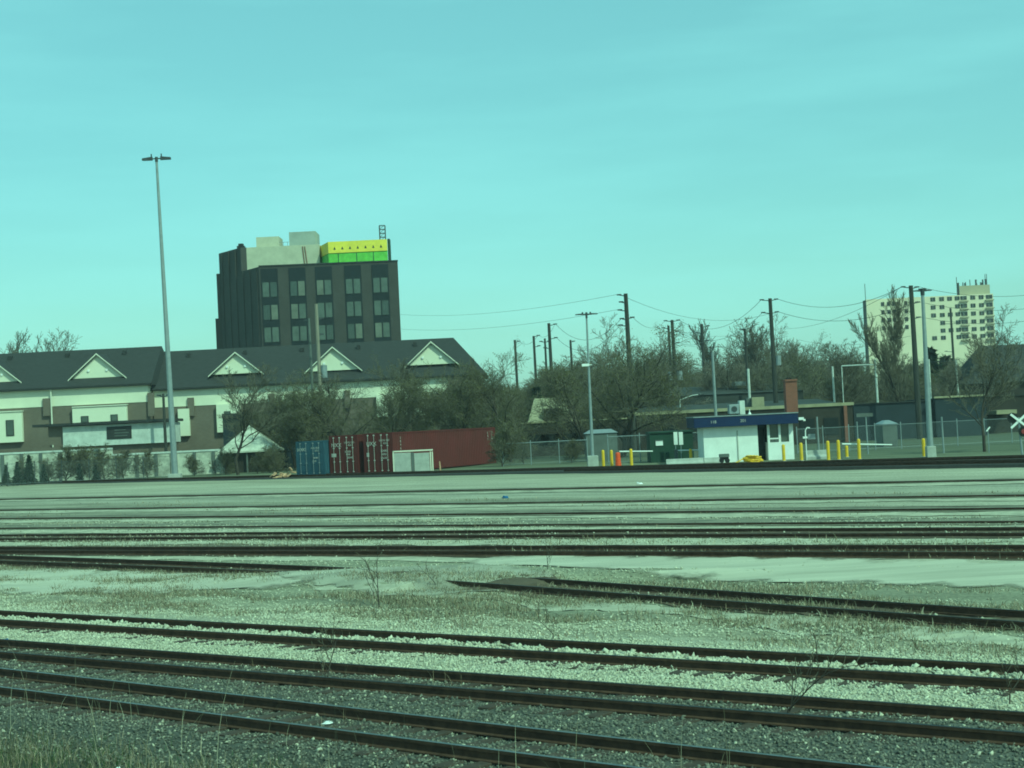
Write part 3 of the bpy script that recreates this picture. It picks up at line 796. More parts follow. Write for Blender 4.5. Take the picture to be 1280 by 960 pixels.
# tall bare trees standing out above the wood
tall = [(765, 210, 1.10, bareA, 'tall bare tree just left of the tallest utility pole'), (800, 215, 1.05, bareC, 'bare tree with a fan of twigs right of the tallest utility pole'),
        (906, 235, 1.22, popl, 'narrow bare poplar left of the fan shaped trees in the wood'), (918, 238, 1.15, popl, 'second narrow bare poplar in the wood'),
        (948, 230, 1.22, bareB, 'big fan shaped bare tree left of the pole above the brick chimney'), (980, 235, 1.15, bareA, 'bare tree with a wide crown behind the pole above the brick chimney'),
        (1035, 235, 1.05, bareC, 'bare tree standing up from the wood left of the apartment block'), (1052, 250, 1.0, bareB, 'thin bare tree left of the apartment block'),
        (1268, 190, .95, bareA, 'bare tree behind the dark roof at the right edge')]
for i, (px, Yd, sc_, pr, lb) in enumerate(tall): plant(pr, px, 540, Yd, sc_ * 1.02, i * 1.7, lb, sxy=1.0)
# the wood: individual trees in rows
rg = random.Random(5)
k = 0
for Yd, x0, x1, dx, sm in ((185, 690, 1195, 24, .72), (215, 630, 1300, 22, .78), (250, 615, 1310, 21, .86), (300, 605, 1320, 20, .95)):
    px = x0
    while px < x1:
        pr = [budA, bareB, budC, bareA, bareB, budB, bareC][k % 7]
        h0 = 8.5 if pr in (budA, budB, budC) else 12.0
        target = 8.6 * sm * rg.uniform(.8, 1.15) / h0
        if px < 700: target *= .85
        if px > 1070: target *= .82
        plant(pr, px + rg.uniform(-7, 7), 540, Yd + rg.uniform(-10, 10), target * 1.4, rg.uniform(0, 6.28), 'leafless tree in the dense wood behind the long low buildings', group='trees of the wood', sxy=1.25)
        px += dx; k += 1
# shrubs along the left wall
for i, (px, Yd, sc_, sx, pr) in enumerate(((82, 141, 1.02, 1.2, shrubA), (130, 141, .98, 1.2, shrubB), (155, 142, .85, 1.1, shrubA), (30, 142, .8, 1.0, shrubB), (243, 141, .62, 1.0, shrubA), (282, 142, .8, 1.0, shrubB), (322, 139, .6, 1.1, shrubA), (100, 142, 1.0, 1.2, shrubA), (185, 142, .8, 1.2, shrubA), (338, 140, .7, 1.2, shrubB), (60, 142, .7, 1.0, shrubA))):
    plant(pr, px, 600, Yd, sc_, i * 1.1, 'leafless shrub in front of the long pale wall at left', 'shrub', 'shrubs along the pale wall', sxy=sx)
for i, (px, sc_) in enumerate(((8, .85), (22, .95), (37, 1.2), (55, .8), (100, .75), (120, .65))):
    plant(conB, px, 602, 140.3, sc_, i, 'small dark conifer among the shrubs of the pale wall at left', 'conifer', 'small conifers along the pale wall')
for i, (px, Yd, sc_, lb) in enumerate(((628, 124, 1.05, 'pale twiggy bush at the right end of the long red container'), (655, 128, .8, 'low bush by the chain link fence right of the red container'), (345, 128, .8, 'low bush left of the blue container'),
                                   (715, 124, .6, 'low bush left of the concrete lamp base'))):
    plant(shrubA, px, 585, Yd, sc_, i * 2.1, lb, 'shrub')

# ------------------------------------------------------------------ DARK TOWER
def dark_tower():
    Y0 = 230.0
    A = P(331, 500, Y0); B = P(505, 500, Y0 + 1.5)
    zt = P(323, 333.5, Y0).z
    zb = 1.6
    A2 = Vector((A.x, Y0)); B2 = Vector((B.x, Y0 + 1.5))
    D2 = Vector((P(277, 400, Y0 + 12.5).x, Y0 + 12.5)); C2 = Vector((P(498, 400, Y0 + 22).x - 1.0, Y0 + 22)); 
    Mid = A2.lerp(D2, .46)
    root = thing('office_tower', (A.x, Y0, zb), 'dark brick tower with lime and yellow sheathing on its roof', 'building')
    e = (B2 - A2).normalized(); ex = Vector((e.x, e.y, 0)); ey = Vector((-e.y, e.x, 0))
    body = MB().prism([tuple(A2), tuple(B2), tuple(C2), tuple(Mid + Vector((3, 14)))][:3] + [(D2.x + 6, Y0 + 22), tuple(D2)], zb, zt)
    wall = body.build('wall', M['tower'], root)
    # higher rear wing on the left
    zh = P(299, 309.5, Y0 + 6).z
    Mr = Vector((P(304.5, 400, Y0 + 6).x, Y0 + 6))
    wing = MB().prism([tuple(Mr), (Mr.x + 2.0, Y0 + 7), (Mr.x + 2.0, Y0 + 20), (D2.x + 4, Y0 + 20), tuple(D2)], zt + .01, zh)
    wing.build('rear_wing', M['tower'], root)
    # brick ribs on the left face
    d = (D2 - A2); L_ = d.length; d.normalize(); nrm = Vector((-d.y, d.x)); nrm = nrm if nrm.y < 0 else -nrm
    dx = Vector((d.x, d.y, 0)); nx = Vector((nrm.x, nrm.y, 0))
    ribs = 6
    for k in range(ribs):
        u = .6 + (L_ - 2.0) * k / (ribs - 1)
        top = zt if u < L_ * .46 else zh
        MB().obox((A2.x, A2.y, 0), dx, nx, u, u + 1.0, .0, .14, zb, top - .2).build('pier', M['tower'], root)
    # stepped ledges at the far left corner
    for (z0p, z1p, o_) in ((398, 440, .9), (342, 398, .45)):
        za = P(270, z1p, Y0 + 12).z; zc = P(270, z0p, Y0 + 12).z
        MB().box(D2.x - o_, D2.x + 1.5, D2.y - .3 + o_ * .1, D2.y + 4, max(zb, za if z1p < 440 else zb), zc).build('corner_step', M['tower'], root)
    # coping
    MB().obox((A2.x, A2.y, 0), ex, ey, -.05, (B2 - A2).length + .05, -.12, .4, zt, zt + .18).build('coping', M['trim_dark'], root)
    # window bays
    W = (B2 - A2).length; m = W / 174.0
    cols = [(336.5, ), (371.3, ), (404.4, ), (440.9, ), (475.3, )]
    rows = [358.5, 387.0, 415.0]
    for ci, (cx,) in enumerate(cols):
        # follow the slant of the photograph: centre in wall coordinates
        u = (cx - 324.2) * m
        zc0 = zt - .2
        MB().obox((A2.x, A2.y, 0), ex, ey, u - 1.22, u + 1.22, -.05, .2, P(cx, 432, Y0).z, zt - .35).build('bay', M['tower_bay'], root)
        for ry in rows:
            z = P(cx + 2, ry - (cx - 410) * .0, Y0).z - (0.0)
            # rows are level: use the height at the middle column
            z = P(410, ry, Y0).z
            fr = MB()
            fr.obox((A2.x, A2.y, 0), ex, ey, u - 1.12, u + 1.12, -.10, -.051, z - 1.15, z + 1.15)
            f = fr.build('window', M['frame_dark'], root)
            for sx in (-1, 1):
                x0 = u + (.10 if sx > 0 else -1.02); x1 = x0 + .92
                MB().obox((A2.x, A2.y, 0), ex, ey, x0, x1, -.13, -.101, z - 1.05, z + 1.05).build('pane', M[PANES[(ci * 7 + int(ry) * 3 + (sx > 0) * 2) % 5]], f)
    # cream storey set back on the roof
    Yp = Y0 + 6.4
    def pbox(name, px0, px1, pt, pb, Yf, dep, mt, par=root, side=None):
        a = P(px0, pt, Yf); b = P(px1, pb, Yf); zz0 = max(b.z, zt + .02) if par is root else b.z
        return MB().box(a.x, b.x, Yf, Yf + dep, zz0, P((px0 + px1) / 2, pt, Yf).z).build(name, mt, par)
    pbox('penthouse', 301, 400, 307.5, 334, Yp, 9, M['cream'])
    pbox('roof_box', 320, 349, 296, 309, Yp + 1.0, 4, M['cream'])
    pbox('lift_housing', 361, 395, 289.5, 309, Yp + 1.0, 5, M['cream2'])
    def slant(name, pt, pb, g, mt):
        za_, zb_ = max(P(443, pb, Y0 + 3).z, zt + .02) + (.02 if g else 0), P(443, pt, Y0 + 3).z
        pl = [(P(410.5, 316, Y0 + 3 - g).x, Y0 + 3 - g), (P(484.5, 316, Y0 + 3 - g).x, Y0 + 3 - g), (P(484, 316, Y0 + 12).x, Y0 + 12), (P(398.5, 316, Y0 + 9).x - g, Y0 + 9)]
        return MB().prism(pl, za_, zb_).build(name, mt, root)
    slant('sheathed_box_lower', 315.5, 333, 0, M['green_sheath'])
    for px in (423, 446, 467): 
        q = P(px, 323, Y0 + 2.99); MB().box(q.x - .05, q.x + .05, Y0 + 2.97, Y0 + 2.995, zt + .05, P(443, 316, Y0 + 3).z).build('sheathing_seam', M['bin_green'], root)
    a = P(401, 301, Y0 + 2.9); b = P(484.5, 315.2, Y0 + 2.9)
    zc = P(443, 315.2, Y0 + 2.9).z; zd = P(443, 301, Y0 + 2.9).z
    up = slant('sheathed_box_upper', 301, 315.4, .1, M['yellow_sheath'])
    a = P(412, 301, Y0 + 2.9)
    # studs of dark tape on the sheathing
    for q in range(7):
        x = a.x + .5 + q * 1.13
        MB().add([(x, Y0 + 2.88, zc + .5), (x + .35, Y0 + 2.88, zc + .5), (x + .17, Y0 + 2.88, zc + .95), (x, Y0 + 2.9, zc + .5), (x + .35, Y0 + 2.9, zc + .5), (x + .17, Y0 + 2.9, zc + .95)],
                 [(0, 1, 2), (5, 4, 3), (0, 2, 5, 3), (1, 0, 3, 4), (2, 1, 4, 5)]).build('sheathing_logo', M['bin_green'], root)
    MB().box(b.x + .02, b.x + .35, Y0 + 3.2, Y0 + 5, zt + .02, zd + .1).build('dark_flashing', M['bin_green'], root)
    # hoist mast
    ms = MB(); x0 = P(475, 300, Y0 + 5).x; x1 = P(482, 300, Y0 + 5).x; z0 = zd; z1 = P(478, 282, Y0 + 5).z
    for x in (x0, x1):
        for yy in (Y0 + 4.6, Y0 + 5.4): ms.tube((x, yy, z0), (x, yy, z1), .06, n=5)
    for q in range(5):
        z = z0 + (z1 - z0) * q / 4
        ms.tube((x0, Y0 + 4.6, z), (x1, Y0 + 4.6, z), .05, n=4); ms.tube((x0, Y0 + 5.4, z), (x1, Y0 + 5.4, z), .05, n=4)
        if q < 4: ms.tube((x0, Y0 + 4.6, z), (x1, Y0 + 4.6, z + (z1 - z0) / 4), .04, n=4)
    ms.build('hoist_mast', M['galv_dark'], root)
    q = MB(); a = P(296, 308, Y0 + 7.2); b = P(305, 305, Y0 + 7.2)
    q.box(a.x, b.x, Y0 + 7.2, Y0 + 8.4, zh + .01, zh + .4); q.box(a.x + .2, b.x - .2, Y0 + 7.3, Y0 + 8.3, zh + .4, zh + .75)
    q.build('roof_fan', M['black'], root)
    # hoses down the penthouse wall, handrail
    hs = MB()
    for dx_ in (0, .35):
        a = P(378 + dx_ * 8, 308, Yp - .08); b = P(381 + dx_ * 9, 331, Yp - .08)
        hs.tube(a, b, .06, n=5)
    hs.build('hose', M['redbrick'], root)
    hr = MB(); a = P(349, 303, Yp + 1); b = P(361, 302.5, Yp + 1)
    hr.tube(a, b, .04, n=4); hr.tube((a.x + .6, a.y, a.z - .8), (a.x + .6, a.y, a.z), .04, n=4); hr.tube((b.x - .2, b.y, b.z - .8), (b.x - .2, b.y, b.z), .04, n=4)
    hr.build('handrail', M['galv'], root)
dark_tower()

# ------------------------------------------------------------------ TOWNHOUSE ROW
def townhouses():
    def section(px0, px1, Yf, ridge_px, eave_px, hip_right, label, gables, dark_right=False):
        Yr = Yf + 6.5
        x0 = P(px0, 480, Yf).x; x1 = P(px1, 480, Yf).x
        ze = P(*eave_px, Yf - .5).z; zr = P(*ridge_px, Yr).z
        zb = 1.2
        root = thing('townhouse_row', ((x0 + x1) / 2, Yf, zb), label, 'building')
        MB().box(x0 + .2, x1 - .2, Yf, Yf + 13, zb, ze - 1.95).build('wall', M['brick'], root)
        MB().box(x0 + .2, x1 - .2, Yf - .06, Yf + 13, ze - 1.95, ze - .02).build('siding_band', M['siding'], root)
        rf = MB()
        hr = 3.2 if hip_right else 0
        slope = (zr - ze) / (Yr - (Yf - .5))
        vs_ = [(x0 - .3, Yf - .5, ze), (x1 + .3, Yf - .5, ze), (x1 - hr, Yr, zr), (x0 - .3, Yr, zr), (x1 + .3, Yf + 13.5, ze), (x0 - .3, Yf + 13.5, ze),
               (x0 - .3, Yf - .5, ze - .22), (x1 + .3, Yf - .5, ze - .22), (x1 + .3, Yf + 13.5, ze - .22), (x0 - .3, Yf + 13.5, ze - .22)]
        rf.add(vs_, [(0, 1, 2, 3), (3, 2, 4, 5), (1, 4, 2), (0, 3, 5), (6, 7, 1, 0), (7, 8, 4, 1), (8, 9, 5, 4), (9, 6, 0, 5)])
        roof = rf.build('roof', M['shingle'], root)
        MB().box(x0 - .3, x1 + .3, Yf - .62, Yf - .51, ze - .18, ze - .04).build('gutter', M['trim_dark'], root)
        for gi, (ax, ay, bx0, bx1, by) in enumerate(gables):
            Yg = Yf + .9
            a = P(ax, ay, Yg); zb_ = P((bx0 + bx1) / 2, by, Yg).z
            l_ = P(bx0, by, Yg).x; r_ = P(bx1, by, Yg).x
            cx = (l_ + r_) / 2; zap = a.z
            yb = lambda z: (Yf - .5) + (z - ze) / slope
            gb = MB()
            gw = gb.add([(l_ + .25, Yg, zb_), (r_ - .25, Yg, zb_), (cx, Yg, zap - .15), (l_ + .25, yb(zb_) + .6, zb_), (r_ - .25, yb(zb_) + .6, zb_), (cx, yb(zap) + .3, zap - .15)],
                        [(0, 1, 2), (5, 4, 3), (0, 2, 5, 3), (1, 4, 5, 2), (1, 0, 3, 4)]).build('gable', M['siding'], root)
            gr = MB(); th = .16; ov = .35
            for sgn, ex_ in ((-1, l_ - .1), (1, r_ + .1)):
                zl = zb_ - .15
                p = [(cx, Yg - ov, zap), (ex_, Yg - ov, zl), (ex_, yb(zl) + .5, zl), (cx, yb(zap) + .5, zap)]
                gr.add([(*q[:2], q[2] + .02) for q in p] + [(*q[:2], q[2] - th) for q in p], [(0, 1, 2, 3), (7, 6, 5, 4), (0, 4, 5, 1), (1, 5, 6, 2), (2, 6, 7, 3), (3, 7, 4, 0)])
            gr.build('gable_roof', M['shingle'], gw)
            tr = MB()
            for ex_ in (l_ - .1, r_ + .1):
                zl = zb_ - .15
                tr.add([(cx, Yg - ov - .03, zap + .02), (ex_, Yg - ov - .03, zl + .02), (ex_, Yg - ov - .03, zl - .10), (cx, Yg - ov - .03, zap - .13),
                        (cx, Yg - ov, zap + .02), (ex_, Yg - ov, zl + .02), (ex_, Yg - ov, zl - .10), (cx, Yg - ov, zap - .13)], [(0, 1, 2, 3), (7, 6, 5, 4), (0, 4, 5, 1), (2, 6, 7, 3), (1, 5, 6, 2), (0, 3, 7, 4)])
            tr.build('rake_trim', M['trim'], gw)
            for q in (-1, 1):
                MB().tube((cx + q * .95, Yg - .12, zb_ + .75), (cx + q * .95, Yg + .05, zb_ + .75), .13, n=8).build('gable_lamp', M['white'], gw)
        # roof vents
        for q in range(int((x1 - x0) / 6)):
            xv = x0 + 3 + q * 6.1; yv = Yr - 1.2; zv = ze + (yv - Yf + .5) * slope
            MB().box(xv - .2, xv + .2, yv - .25, yv + .2, zv - .1, zv + .32).build('roof_vent', M['trim_dark'], root)
        return root, ze
    Ya = 165.0
    ra, ze = section(-190, 187, Ya, (100, 437.5), (100, 482.5), False, 'townhouse row with the higher dark ridge and cream gables, nearest the left edge',
                     [(119, 442, 87, 158, 472), (-12, 449, -44, 27, 478), (-140, 455, -172, -102, 484)])
    rb, ze2 = section(188.5, 605, Ya + 1.6, (380, 431), (330, 479.5), True, 'longer townhouse row right of the tall lamp mast with three cream gables',
                      [(296, 440, 262, 329, 467), (416, 433.5, 382, 452, 463), (536, 427, 507, 573, 455.5)])
    # brick piers, downpipe, bay panels and windows of the left row
    def rect(root, name, px0, px1, pt, pb, Yw, dep, mt, parent=None):
        cx = (px0 + px1) / 2
        return MB().box(P(px0, pt, Yw).x, P(px1, pt, Yw).x, Yw, Yw + dep, P(cx, pb, Yw).z, P(cx, pt, Yw).z).build(name, mt, parent or root)
    for px0, px1, pt, pb in ((53, 62, 498, 520), (184, 192, 491, 520)): rect(ra, 'brick_pier', px0, px1, pt, pb, Ya - .3, .29, M['brick'])
    for px in (62.5,): rect(ra, 'downpipe', px, px + 1.5, 487, 565, Ya - .42, .1, M['trim'])
    for i, (px0, px1, pt, pb, wins) in enumerate(((-4, 27, 515, 553, [(7, 17, 525, 545)]), (90, 158, 508, 530, [(101, 110.5, 520, 528.5), (138, 147, 518, 527)]), (-110, -40, 520, 545, [(-90, -80, 528, 538)]))):
        f = rect(ra, 'bay_panel', px0, px1, pt, pb, Ya - .5, .46, M['siding'])
        rect(ra, 'bay_cap', px0 - .5, px1 + .5, pt - 1.2, pt, Ya - .6, .58, M['trim'], f)
        for w in wins:
            wf = rect(ra, 'window', *w, Ya - .56, .05, M['trim_dark'])
            rect(ra, 'pane', w[0] + 1, w[1] - 1, w[2] + 1, w[3] - 1, Ya - .59, .028, M['win'], wf)
    for px0, px1, pt, pb, wins in ((222, 236, 511, 545, []), (270, 300, 505, 540, [(280, 288, 514, 530)]), (470, 530, 492, 520, [(485, 494, 500, 512), (508, 517, 499, 511)]), (355, 410, 498, 520, [(372, 380, 505, 515)])):
        f = rect(rb, 'bay_panel', px0, px1, pt, pb, Ya + 1.1, .46, M['siding'])
        for w in wins:
            wf = rect(rb, 'window', *w, Ya + 1.04, .05, M['trim_dark'])
            rect(rb, 'pane', w[0] + 1, w[1] - 1, w[2] + 1, w[3] - 1, Ya + 1.01, .028, M['win'], wf)
    for px0, px1, pt, pb in ((234, 242, 497, 520), (336, 343, 492, 515), (430, 437, 488, 510), (560, 590, 470, 520)): rect(rb, 'brick_pier', px0, px1, pt, pb, Ya + 1.3, .29, M['brick'])
townhouses()

def simple_rect(px0, px1, pt, pb, Yw, dep, zbase=None):
    cx = (px0 + px1) / 2
    zb = P(cx, pb, Yw).z if zbase is None else zbase
    return MB().box(P(px0, pt, Yw).x, P(px1, pt, Yw).x, Yw, Yw + dep, zb, P(cx, pt, Yw).z)

# entrance building with a notice board, in front of the townhouses
Yc = 157.0
r = thing('entrance_building', (P(145, 600, Yc).x, Yc, 1.2), 'low flat roofed building with mottled pale front and dark notice board', 'building')
simple_rect(78, 212, 530.5, 556, Yc, 5, None).build('front_wall', M['white_dirty'], r)
simple_rect(40, 213, 556.2, 600, Yc + .4, 4, 1.0).build('base_wall', M['brick'], r)
simple_rect(40, 213.5, 527, 530.3, Yc - .5, 6).build('roof', M['trim_dark'], r)
b_ = simple_rect(133, 164, 532.8, 548.5, Yc - .06, .05).build('notice_board', M['trim_dark'], r)
bp = P(139, 537, Yc)
for i, (q, w_) in enumerate(((537.5, 14), (541, 18), (544.6, 16))):
    simple_rect(143, 143 + w_, q - .6, q + .5, Yc - .075, .012).build('writing_line', M['shed_grey'], b_)
simple_rect(60, 78, 531, 556, Yc + .3, 4).build('side_wall', M['brick'], r)

# long pale wall with cap
Yw = 147.0
r = thing('pale_wall', (P(120, 600, Yw).x, Yw, 1.2), 'long pale patchy wall with a bright cap running behind the shrubs at left', 'wall')
simple_rect(-160, 140, 569, 600, Yw, .3, 1.0).build('panel', M['speckle'], r)
simple_rect(140.2, 300, 566, 600, Yw + .01, .3, 1.0).build('panel', M['speckle'], r)
x0 = P(-160, 566, Yw); x1 = P(140, 566, Yw); x2 = P(300, 566, Yw)
z1 = P(-10, 569, Yw).z; z2 = P(220, 566, Yw).z
MB().box(x0.x, x1.x, Yw - .06, Yw + .36, z1, z1 + .16).build('cap', M['white_dirty'], r)
MB().box(x1.x + .01, x2.x, Yw - .05, Yw + .36, z2, z2 + .16).build('cap', M['white_dirty'], r)
for px in np.arange(-140, 300, 24):
    p = P(px, 590, Yw); MB().box(p.x - .14, p.x + .14, Yw - .12, Yw - .001, 1.0, (z1 if px < 139 else z2) - .02).build('pilaster', M['shed_grey'], r)
# dark blue flat-roofed carport and a small pale roofed shed
r = thing('dark_carport', (P(312, 600, 158).x, 158, 1.2), 'dark blue flat roofed block behind the small pale roofed shed', 'building')
simple_rect(278, 372, 520, 600, 158, 5, 1.0).build('wall', M['navy_wall'], r)
simple_rect(277, 374, 515, 519.8, 157.8, 5.6).build('roof', M['trim_dark'], r)
Ys = 146.0
c = P(303, 532, Ys + 2.5); xl = P(272, 562, Ys).x; xr = P(345, 562, Ys).x; zed = P(310, 563.5, Ys).z
r = thing('garden_shed', ((xl + xr) / 2, Ys, 1.2), 'small shed with a pale pyramid roof left of the blue container', 'shed')
cxs = (xl + xr) / 2
MB().add([(xl, Ys - .3, zed), (xr, Ys - .3, zed), (xr, Ys + 5.3, zed), (xl, Ys + 5.3, zed), (cxs - .1, Ys + 2.5, c.z), (xl, Ys - .3, zed - .14), (xr, Ys - .3, zed - .14), (xr, Ys + 5.3, zed - .14), (xl, Ys + 5.3, zed - .14)],
         [(0, 1, 4), (1, 2, 4), (2, 3, 4), (3, 0, 4), (5, 6, 1, 0), (6, 7, 2, 1), (7, 8, 3, 2), (8, 5, 0, 3), (8, 7, 6, 5)]).build('roof', M['speckle'], r)
MB().box(xl + .5, xr - .5, Ys + .3, Ys + 5, 1.0, zed - .142).build('wall', M['dark_wall'], r)
for x in (xl + .35, cxs, xr - .35): MB().box(x - .07, x + .07, Ys - .1, Ys + .05, 1.0, zed - .142).build('post', M['shed_grey'], r)

# ------------------------------------------------------------------ SHIPPING CONTAINERS
TH = math.radians(27.6)
EX = Vector((-math.cos(TH), math.sin(TH), 0))      # along the door end, to the left
EL = Vector((math.sin(TH), math.cos(TH), 0))       # along the long side, away
def container(N, W, L_, H, m, name, label, marks, ridged=True):
    z0 = 1.28
    N = Vector((N[0], N[1], z0))
    root = thing('shipping_container', N, label, 'shipping container', 'shipping containers beside the track')
    bodym = MB()
    # corrugated long side, flat other faces
    pitch = .28; n = int(L_ / pitch)
    prof = []
    for k in range(n):
        a = k * pitch + .1
        prof += [(a, 0), (a + .07, .036), (a + .14, .036), (a + .21, 0)]
    prof = [(0.06, 0)] + [p for p in prof if p[0] < L_ - .1] + [(L_ - .06, 0)]
    for sgn, off in ((1, 0), (-1, W)):
        vs_ = []
        for (u, d) in prof:
            q = N + EL * u + EX * (off + (d + .02) * (1 if off == 0 else -1))
            vs_ += [q + Z * .12, q + Z * (H - .08)]
        bodym.add(vs_, [(2 * i, 2 * i + 2, 2 * i + 3, 2 * i + 1) for i in range(len(prof) - 1)])
    bodym.obox(N, EX, EL, .03, W - .03, .06, .10, .1, H - .05)
    bodym.obox(N, EX, EL, .03, W - .03, L_ - .1, L_ - .04, .1, H - .05)
    bodym.obox(N, EX, EL, .04, W - .04, .1, L_ - .1, H - .07, H - .02)
    bodym.obox(N, EX, EL, .04, W - .04, .1, L_ - .1, .02, .11)
    bodym.build('body', m, root)
    fr = MB()
    for x in (0, W - .12):
        for y in (0, L_ - .12): fr.obox(N, EX, EL, x, x + .12, y, y + .12, 0, H)
    for z in (0, H - .12):
        for x in (-.002, W - .078): fr.obox(N, EX, EL, x, x + .08, .12, L_ - .12, z + .003, z + .117)
        for y in (-.002, L_ - .078): fr.obox(N, EX, EL, .12, W - .12, y, y + .08, z + .003, z + .117)
    fr.build('frame', m, root)
    # doors with lock rods
    dw = (W - .28) / 2
    for k in range(2):
        x0 = .13 + k * (dw + .02)
        dm = MB().obox(N, EX, EL, x0, x0 + dw, .01, .055, .13, H - .13)
        for q in range(4):
            zc = .3 + q * (H - .6) / 4
            dm.obox(N, EX, EL, x0 + .08, x0 + dw - .08, -.012, .009, zc, zc + (H - .6) / 4 - .14)
        d_ = dm.build('door', m, root)
        for q in (.28, .74):
            u = x0 + dw * q
            rod = MB(); a = N + EX * u - EL * .045 + Z * .1; rod.tube(a, a + Z * (H - .2), .016, n=6)
            for zz in (.12, .9, H - 1.0, H - .2): rod.obox(N, EX, EL, u - .06, u + .06, -.06, -.014, zz, zz + .07)
            rod.build('lock_rod', M['mark'] if m is M['c_red'] else M['galv'], d_)
    # writing on the doors: text, left offset from the viewer's left, height, size
    ln = (-EX)
    for (txt, xl_, z, sz) in marks:
        lettering('marking', txt, N + EX * (W - xl_) - EL * .022 + Z * z, ln, Z, sz, M['mark'], root)
    return root
def placarded(root, N, W, x, z, w, h):
    N = Vector((N[0], N[1], 1.28))
    MB().obox(N, EX, EL, W - x - w, W - x, -.03, -.014, z, z + h).build('placard', M['mark'], root)
N2 = P(492.5, 590, 119.5)
W_ = 2.6
A_ = Vector((N2.x, 119.5, 0))
r2 = container(A_, W_, 16.2, 2.98, M['c_red'], 'red', 'long oxide red container whose whole corrugated side faces the tracks', [('UXX', .28, 2.05, .42), ('UXXU 407', 1.42, 2.35, .2), ('45G1', 1.75, 2.12, .2), ('30480', 1.5, 1.55, .24), ('4850', 1.6, 1.3, .22), ('25630', 1.5, 1.02, .22)])
placarded(r2, A_, W_, .28, 1.22, .2, .3)
B_ = A_ + EX * (W_ + .50)
r1 = container(B_, W_, 12.2, 2.92, M['c_red'], 'red', 'red container with door end only in view, between the blue and the long red one', [('NXX', .2, 2.05, .42), ('UXXU 213', 1.38, 2.3, .2), ('45G1', 1.7, 2.1, .2), ('32500', 1.4, 1.6, .22), ('4060', 1.5, 1.4, .2), ('28440', 1.6, 1.15, .22)])
placarded(r1, B_, W_, .2, 1.3, .42, .26)
C_ = B_ + EX * (W_ + .08) - EL * .6
r3 = container(C_, W_, 6.1, 2.6, M['c_blue'], 'blue', 'small blue container left of the red ones', [('IXX', .12, 1.85, .34), ('XI', .62, 1.85, .36), ('ARU 4031', 1.4, 2.0, .19), ('22G1', 1.75, 1.8, .19), ('30480', 1.6, 1.25, .18), ('2210', 1.5, 1.0, .18)])
# vertical number columns on the long red side
for u, txt in ((1.05, '204613'), (14.8, '5G1'), (15.5, '204613')):
    for i, ch in enumerate(txt):
        lettering('marking', ch, Vector((A_.x, A_.y, 1.28)) + EL * u - EX * .005 + Z * (2.45 - i * .26), EL, Z, .26, M['mark'], r2)
# pale twin panels standing against the container
Yp = 118.2
r = thing('twin_panel_hoarding', (P(516, 592, Yp).x, Yp, 1.2), 'pale twin panel hoarding standing in front of the red container', 'panel')
for a_, b_ in ((492.2, 513.2), (517.5, 536.5)):
    simple_rect(a_, b_, 566, 592, Yp, .05, 1.3).build('panel', M['concrete'], r)
simple_rect(513.5, 517.2, 565.5, 592, Yp - .02, .1, 1.25).build('mullion', M['shed_grey'], r)
simple_rect(490.6, 541, 562.6, 564.3, Yp - .03, .14).build('top_rail', M['trim'], r)
for px in (491.3, 537.8, 540.2): simple_rect(px - .7, px + .7, 564.4, 593, Yp - .03, .12, 1.2).build('post', M['trim'], r)
# marker stump
p = P(550.5, 590, 116); r = MB().tube((p.x, 116, 1.3), (p.x - .03, 116, 2.0), .07, .05, 8).build('marker_stake', M['litter_o']); tag(r, 'short orange stake in front of the long red container', 'stake')
# orange rubble left of the blue container
rr = random.Random(3); mb = MB()
p0 = P(352, 594, 122)
for i in range(26):
    q = Vector((p0.x + rr.gauss(0, .38), 122 + rr.gauss(0, .25), 1.2 + abs(rr.gauss(0, .18))))
    a = Vector((rr.gauss(0, 1), rr.gauss(0, 1), rr.gauss(0, .6))).normalized() * rr.uniform(.08, .2); b = a.cross(Z).normalized() * rr.uniform(.08, .2); c = a.cross(b).normalized() * .05
    mb.hexa([q - a - b - c, q + a - b - c, q + a + b - c, q - a + b - c, q - a - b + c, q + a - b + c, q + a + b + c, q - a + b + c])
tag(mb.build('rubble_pile', M['litter_o']), 'small orange and white heap of scrap left of the blue container', 'rubble')

# ------------------------------------------------------------------ LIGHT POLES
def light_pole(base, top, Y, r0, r1, label, half, base_w, base_px, head_t=.12, gate_cam=False, m=None):
    a = P(*base, Y); b = P(*top, Y)
    zt0 = P(base_px[0], base_px[1], Y).z
    root = thing('light_pole', (a.x, Y, 1.2), label, 'light pole')
    MB().box(a.x - base_w, a.x + base_w, Y - base_w, Y + base_w, 1.0, zt0).build('concrete_base', M['concrete'], root, .04)
    MB().tube((a.x, Y, zt0 - .02), b, r0, r1, 10).build('pole', m or M['galv'], root)
    arm = MB(); arm.tube(b - X * half * .5 - Z * .02, b + X * half * .5 - Z * .02, .05, n=6); arm.tube(b - Z * .3, b + Z * .12, r1 * 1.3, n=8)
    arm.build('bracket', M['galv_dark'], root)
    for s_ in (-1, 1):
        h = MB(); x0 = b.x + s_ * half * .28; x1 = b.x + s_ * half
        lo, hi = min(x0, x1), max(x0, x1)
        t_ = head_t
        # tapered cobra head
        xi, xo = (x0, x1)
        h.hexa([(xi, Y - .12, b.z - t_ * .6), (xo, Y - .2, b.z - t_ * .5 ), (xo, Y + .2, b.z - t_ * .5), (xi, Y + .12, b.z - t_ * .6),
                (xi, Y - .1, b.z + t_ * .6), (xo, Y - .08, b.z + t_ * .2), (xo, Y + .08, b.z + t_ * .2), (xi, Y + .1, b.z + t_ * .6)])
        hd = h.build('lamp_head', M['galv_dark'], root)
        MB().tube((b.x + s_ * half * .35, Y, b.z + t_ * .5), (b.x + s_ * half * .35, Y, b.z + t_ * 1.5), .06, n=6).build('photocell', M['galv_dark'], hd)
    return root
